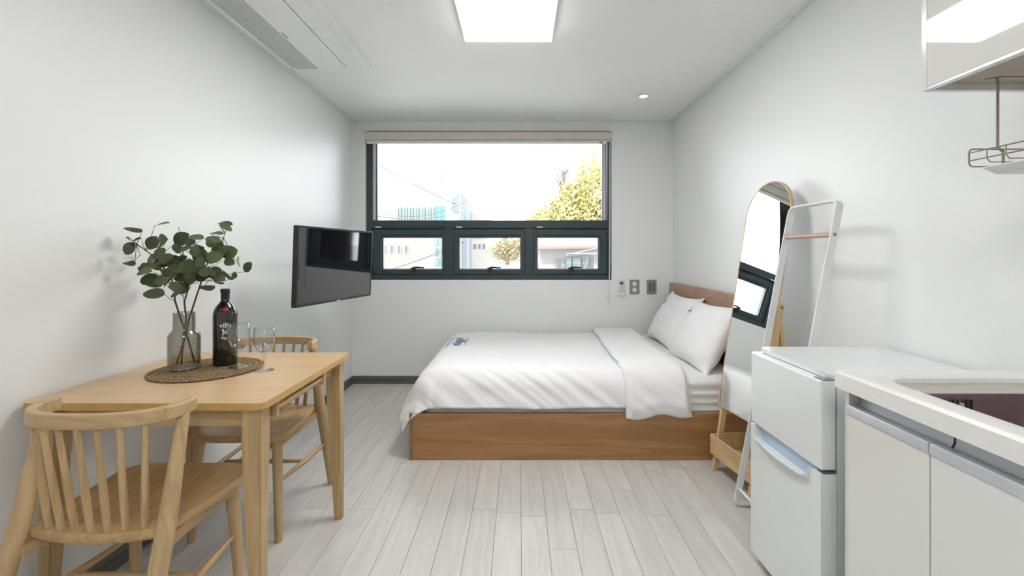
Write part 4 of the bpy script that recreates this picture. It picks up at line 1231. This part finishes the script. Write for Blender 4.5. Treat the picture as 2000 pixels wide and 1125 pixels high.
# ------------------------------------------------------------------ the street outside
GZ = -3.2
M_ground = plain('street_asphalt', (.58, .57, .55), .9)
S(obj('ground', bx(-150, 150, YB+1.5, 420, GZ-.4, GZ), M_ground))
M_pink = plain('pale_pink_render', (0.186, 0.151, 0.140), .8, var=.04, scale=1)
M_creamw = plain('cream_render', (0.202, 0.193, 0.186), .8, var=.03, scale=1)
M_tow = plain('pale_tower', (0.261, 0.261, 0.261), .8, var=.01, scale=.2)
M_win = plain('far_window', (0.062, 0.070, 0.079), .3)
M_teal = plain('teal_fin', (0.051, 0.135, 0.135), .5)
M_tealb = plain('teal_glass', (0.112, 0.168, 0.174), .3)
M_bluegr = plain('blue_grey_wall', (0.118, 0.135, 0.154), .8)
M_roofp = plain('rosy_roof', (0.186, 0.112, 0.101), .8, var=.05, scale=2)
M_roofw = plain('white_roof', (0.247, 0.236, 0.225), .8)
M_rust = plain('rust_panel', (0.174, 0.079, 0.034), .8, var=.3, scale=1.5)
M_concrete = plain('pale_concrete', (0.174, 0.168, 0.163), .8)
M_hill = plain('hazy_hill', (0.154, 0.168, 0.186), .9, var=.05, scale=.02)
def house(name, x0, x1, y0, y1, z1, m, label, z0=GZ):
    r = thing(name, ((x0+x1)/2, (y0+y1)/2, z0), label, 'building'); obj('wall', bx(x0, x1, y0, y1, z0, z1), m, r, smooth=0); return r
def wins(r, xs, zs, y, w, h, m=None, fr_=.06):
    for zc in zs:
        for xc in xs:
            f_ = obj('window', bx(xc-w/2-fr_, xc+w/2+fr_, y-.06, y+.02, zc-h/2-fr_, zc+h/2+fr_), M_roofw, r, smooth=0)
            obj('pane', bx(xc-w/2, xc+w/2, y-.075, y-.055, zc-h/2, zc+h/2), m or M_win, f_, smooth=0)
# pink flats (lower left)
r = house('apartment_building', -13.6, -9.15, 40, 50, 3.1, M_pink, 'pale pink apartment block seen through the lower left sash')
wins(r, [-12.9+k*.62 for k in range(6)], [1.55, -.75], 40, .22, .62)
obj('rusty_door', bx(-11.25, -10.75, 39.93, 40.0, GZ, -.35), M_rust, r); 
obj('parapet', bx(-13.7, -9.05, 39.9, 50.1, 3.1, 3.35), M_roofw, r)
# teal glass block
r = house('office_building', -15.9, -9.5, 60, 72, 7.2, M_roofw, 'office block with teal glass fins beyond the pink flats')
for k in range(17):
    xx = -15.8+k*.385
    obj('fin', bx(xx, xx+.13, 59.7, 60.0, 4.9 if k < 13 else 3.4, 7.2), M_teal if k % 2 else M_tealb, r)
for k in range(7):
    xx = -12.9+k*.5
    for j in range(5): obj('glass_panel', bx(xx, xx+.34, 59.8, 60.0, -1.7+j*1.3, -.7+j*1.3), M_tealb if (j+k) % 3 else M_teal, r)
obj('side_glazing', bx(-10.9, -9.6, 59.75, 60.0, 4.6, 7.3), M_teal, r)
# grey-blue block and faint towers
r = house('apartment_building', -10.7, -8.3, 73, 80, 10.1, M_bluegr, 'blue-grey block standing right of the teal office block')
obj('roof_room', bx(-10.0, -9.3, 74, 77, 10.1, 10.9), M_bluegr, r); obj('blue_sign', bx(-9.1, -8.7, 72.8, 73, 3.0, 7.2), M_tealb, r)
wins(r, [-9.9, -9.3], [3.0, 4.6, 6.2], 73, .4, .7)
r = house('apartment_building', -8.4, -5.4, 80, 92, 8.3, M_creamw, 'cream block behind the utility pole')
wins(r, [-7.7, -6.9, -6.1], [2.4, 4.2, 6.0], 80, .5, .8)
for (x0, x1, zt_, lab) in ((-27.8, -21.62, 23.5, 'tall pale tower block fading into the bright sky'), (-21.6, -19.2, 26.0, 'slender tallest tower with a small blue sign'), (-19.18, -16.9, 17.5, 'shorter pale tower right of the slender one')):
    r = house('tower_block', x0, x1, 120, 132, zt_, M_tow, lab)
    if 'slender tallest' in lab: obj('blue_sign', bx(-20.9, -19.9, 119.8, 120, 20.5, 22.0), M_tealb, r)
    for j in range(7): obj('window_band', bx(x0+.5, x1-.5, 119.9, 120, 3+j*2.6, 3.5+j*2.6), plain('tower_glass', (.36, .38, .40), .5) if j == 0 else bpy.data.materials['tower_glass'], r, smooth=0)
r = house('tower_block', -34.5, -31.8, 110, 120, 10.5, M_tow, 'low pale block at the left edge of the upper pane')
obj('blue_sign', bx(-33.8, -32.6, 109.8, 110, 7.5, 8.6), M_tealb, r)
# hill
b = B(); N_ = 60; f0 = []; f1 = []
for k in range(N_+1):
    x = -80+k*160/N_; hz = 20*math.exp(-((x+42)/42)**2)+9*math.exp(-((x-60)/40)**2)+1.0*noise.noise(Vector((x*.1, 0, 0)))
    f0.append((x, hz))
for (x, hz) in f0: f1.append((b.verts.new((x, 300, GZ)), b.verts.new((x, 320, hz*.7)), b.verts.new((x, 345, hz)), b.verts.new((x, 400, GZ))))
for k in range(N_):
    for j in range(3): b.faces.new((f1[k][j], f1[k+1][j], f1[k+1][j+1], f1[k][j+1]))
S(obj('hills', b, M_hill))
# house with rosy roof, lower right sash and centre sash
r = house('house', .55, 2.55, 12, 17, 1.30, M_creamw, 'cream house with a rosy tiled roof behind the lower right sash')
b = B()
v0 = [b.verts.new(p) for p in ((.30, 11.6, 1.40), (2.8, 11.6, 1.40), (2.8, 14.5, 2.05), (.30, 14.5, 2.05), (.30, 17.4, 1.40), (2.8, 17.4, 1.40), (.30, 11.6, 1.30), (2.8, 11.6, 1.30), (2.8, 17.4, 1.3), (.3, 17.4, 1.3))]
for f_ in ((0, 1, 2, 3), (3, 2, 5, 4), (6, 7, 1, 0), (8, 9, 4, 5), (9, 6, 0, 3, 4), (7, 8, 5, 2, 1), (6, 9, 8, 7)): b.faces.new([v0[i] for i in f_])
obj('roof', b, M_roofw, r, smooth=0)
obj('fascia', bx(.28, 2.82, 11.52, 11.6, 1.31, 1.37), M_roofp, r)
b = B()
for p, q_ in (((1.15, 11.2, 1.14), (2.1, 11.55, 1.36)),):
    tube(b, [p, q_], .02, 4); 
obj('gutter', b, M_concrete, r)
obj('awning', bx(1.18, 1.95, 11.0, 11.6, 1.175, 1.20), M_roofw, r)
for (xa, xb, za, zb, mm) in ((1.24, 1.36, .72, 1.06, M_tealb), (1.38, 1.58, .72, 1.06, M_tealb), (1.64, 1.78, .66, 1.10, M_bluegr), (1.84, 1.94, .74, 1.08, M_win), (.98, 1.10, .80, 1.00, M_win)):
    f_ = obj('window', bx(xa-.02, xb+.02, 11.94, 12.02, za-.02, zb+.02), M_roofw, r, smooth=0); obj('pane', bx(xa, xb, 11.92, 11.95, za, zb), mm, f_, smooth=0)
for (p, q_) in (((1.46, 11.7, 1.02), (1.58, 11.6, .66)), ((1.74, 11.7, 1.08), (1.56, 11.6, .62)), ((1.70, 11.65, .98), (1.60, 11.6, .66))):
    b = B(); tube(b, [p, q_], .014, 5); obj('prop_pole', b, M_roofw, r)
# lower sloping rosy roof in the centre sash
r = thing('shed', (-.2, 9, GZ), 'low outbuilding with sloping rosy roof seen in the centre sash', 'building')
b = B(); v0 = [b.verts.new(p) for p in ((-.95, 9, .62), (.45, 9, 1.02), (.45, 11, 1.12), (-.95, 11, .72), (-.95, 9, .58), (.45, 9, .98), (.45, 11, 1.08), (-.95, 11, .68))]
for f_ in ((0, 1, 2, 3), (4, 7, 6, 5), (0, 4, 5, 1), (1, 5, 6, 2), (2, 6, 7, 3), (3, 7, 4, 0)): b.faces.new([v0[i] for i in f_])
obj('roof', b, M_roofp, r, smooth=0)
b = B(); v0 = [b.verts.new(p) for p in ((-.9, 9.1, GZ), (.4, 9.1, GZ), (.4, 9.1, .96), (-.9, 9.1, .60), (-.9, 10.9, GZ), (.4, 10.9, GZ), (.4, 10.9, 1.04), (-.9, 10.9, .66))]
for f_ in ((0, 1, 2, 3), (5, 4, 7, 6), (0, 3, 7, 4), (1, 5, 6, 2)): b.faces.new([v0[i] for i in f_])
obj('wall', b, M_roofw, r, smooth=0)
# low white garden wall far left-centre
w_ = thing('garden_wall', (-5.6, 30, GZ), 'long pale street wall crossing behind the lower sashes', 'wall')
obj('masonry', bx(-12, -2.2, 29.8, 30.1, GZ, -.45), M_roofw, w_, smooth=0); obj('coping', bx(-12.05, -2.15, 29.75, 30.15, -.45, -.38), M_concrete, w_, smooth=0)
# utility pole and cables
pl = thing('utility_pole', (-4.5, 35, GZ), 'concrete utility pole with crossarms in front of the distant blocks', 'utility pole')
b = B(); tube(b, [(-4.5, 35, GZ), (-4.5, 35, 6.1)], [.14, .08], 10); obj('pole', b, M_concrete, pl)
for zz, l_ in ((4.85, .85), (4.4, .45)):
    obj('crossarm', bx(-4.5-l_, -4.5+l_, 34.9, 34.98, zz, zz+.06), M_concrete, pl)
for k in range(5):
    b = B(); lathe(b, [(0, 0), (.045, 0), (.03, .04), (.045, .07), (0, .11)], (-5.2+k*.33, 34.94, 4.91), 8); obj('insulator', b, M_black if k % 2 else M_win, pl)
def cable(p, q_, sag, r_, label, n=14):
    p, q_ = Vector(p), Vector(q_)
    pts = [p.lerp(q_, k/n)+Vector((0, 0, -4*sag*(k/n)*(1-k/n))) for k in range(n+1)]
    b = B(); tube(b, pts, r_, 5); return tag(obj('overhead_cable', b, plain('cable_grey', (.05, .05, .06), .7) if 'cable_grey' not in bpy.data.materials else bpy.data.materials['cable_grey']), label, 'cable', 'street cables')
cable((-8.2, 18, 6.2), (-4.9, 35, 4.95), .15, .026, 'highest overhead cable falling from the upper left of the window')
cable((-8.0, 18, 3.6), (-4.7, 35, 4.85), .9, .024, 'middle overhead cable sagging across the office block')
cable((-8.0, 18, 3.3), (-4.7, 35, 4.40), .7, .020, 'lowest overhead cable sagging below the middle one')
cable((-7.5, 22, .0), (-3.5, 22, 1.35), .05, .020, 'dark cable rising to the right behind the lower left sash')
cable((-4.5, 35, 3.9), (-2.2, 24, .2), .2, .010, 'pale guy cable running down from the pole to the right')

# trees outside: trunk, branches and a crown of leaf clumps
def crown(b, c_, rx, ry, rz_, n, s_, seed):
    R0 = random.Random(seed)
    for _ in range(n):
        while True:
            v = Vector((R0.uniform(-1, 1), R0.uniform(-1, 1), R0.uniform(-1, 1)))
            if .35 < v.length < 1: break
        k = 1+.28*noise.noise(v*2.4+Vector((seed, 0, 0)))
        p = Vector((c_[0]+v.x*rx*k, c_[1]+v.y*ry*k, c_[2]+v.z*rz_*k))
        a_ = Vector((R0.uniform(-1, 1), R0.uniform(-1, 1), R0.uniform(-1, 1))).normalized(); t_ = a_.orthogonal().normalized(); q_ = a_.cross(t_)
        L_ = s_*R0.uniform(.6, 1.3); w2 = L_*.45
        b.faces.new([b.verts.new(p-t_*L_/2), b.verts.new(p+q_*w2/2), b.verts.new(p+t_*L_/2), b.verts.new(p-q_*w2/2)])
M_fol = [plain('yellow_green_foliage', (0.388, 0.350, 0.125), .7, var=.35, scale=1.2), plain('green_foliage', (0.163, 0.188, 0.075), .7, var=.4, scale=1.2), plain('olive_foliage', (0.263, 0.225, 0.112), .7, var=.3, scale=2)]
M_bark = plain('grey_bark', (0.125, 0.100, 0.081), .8)
def tree(x, y, z_top, rx, rz_, n, mi, label, s_=.22, bare=False, group='trees outside the window'):
    r = thing('tree', (x, y, GZ), label, 'tree', group); cz = z_top-rz_
    R0 = random.Random(int(x*31+y)); b = B()
    tube(b, [(x, y, GZ), (x+.1, y, (GZ+cz)/2), (x, y, cz+rz_*.4)], [.16, .11, .04], 8)
    for k in range(9 if not bare else 26):
        a_ = R0.uniform(0, 2*PI); zb = cz+R0.uniform(-.9, .3)*rz_; e_ = .85 if not bare else 1.0
        q_ = Vector((x+math.cos(a_)*rx*e_*.7, y+math.sin(a_)*rx*.5, zb+rz_*R0.uniform(.4, .9)))
        tube(b, [(x, y, zb-.2*rz_), ((x+q_.x)/2, (y+q_.y)/2, (zb+q_.z)/2-.05), q_], [.05, .03, .008], 5)
    obj('trunk', b, M_bark, r)
    if n:
        b = B(); crown(b, (x, y, cz), rx, rx*.8, rz_, n, s_, int(x*10+y)); o = obj('crown', b, M_fol[mi], r, smooth=0); o['kind'] = 'stuff'
    return r
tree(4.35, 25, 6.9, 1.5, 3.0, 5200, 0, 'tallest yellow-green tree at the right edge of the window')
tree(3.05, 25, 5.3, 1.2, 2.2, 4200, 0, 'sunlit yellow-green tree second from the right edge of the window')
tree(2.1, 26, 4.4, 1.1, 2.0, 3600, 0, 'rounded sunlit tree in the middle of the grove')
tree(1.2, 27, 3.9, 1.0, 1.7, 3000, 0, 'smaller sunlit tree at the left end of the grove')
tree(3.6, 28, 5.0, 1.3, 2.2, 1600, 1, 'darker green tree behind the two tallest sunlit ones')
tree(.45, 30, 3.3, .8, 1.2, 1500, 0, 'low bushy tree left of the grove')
tree(2.9, 30, 7.6, 1.2, 1.6, 0, 0, 'bare branched tree rising above the grove', bare=True)
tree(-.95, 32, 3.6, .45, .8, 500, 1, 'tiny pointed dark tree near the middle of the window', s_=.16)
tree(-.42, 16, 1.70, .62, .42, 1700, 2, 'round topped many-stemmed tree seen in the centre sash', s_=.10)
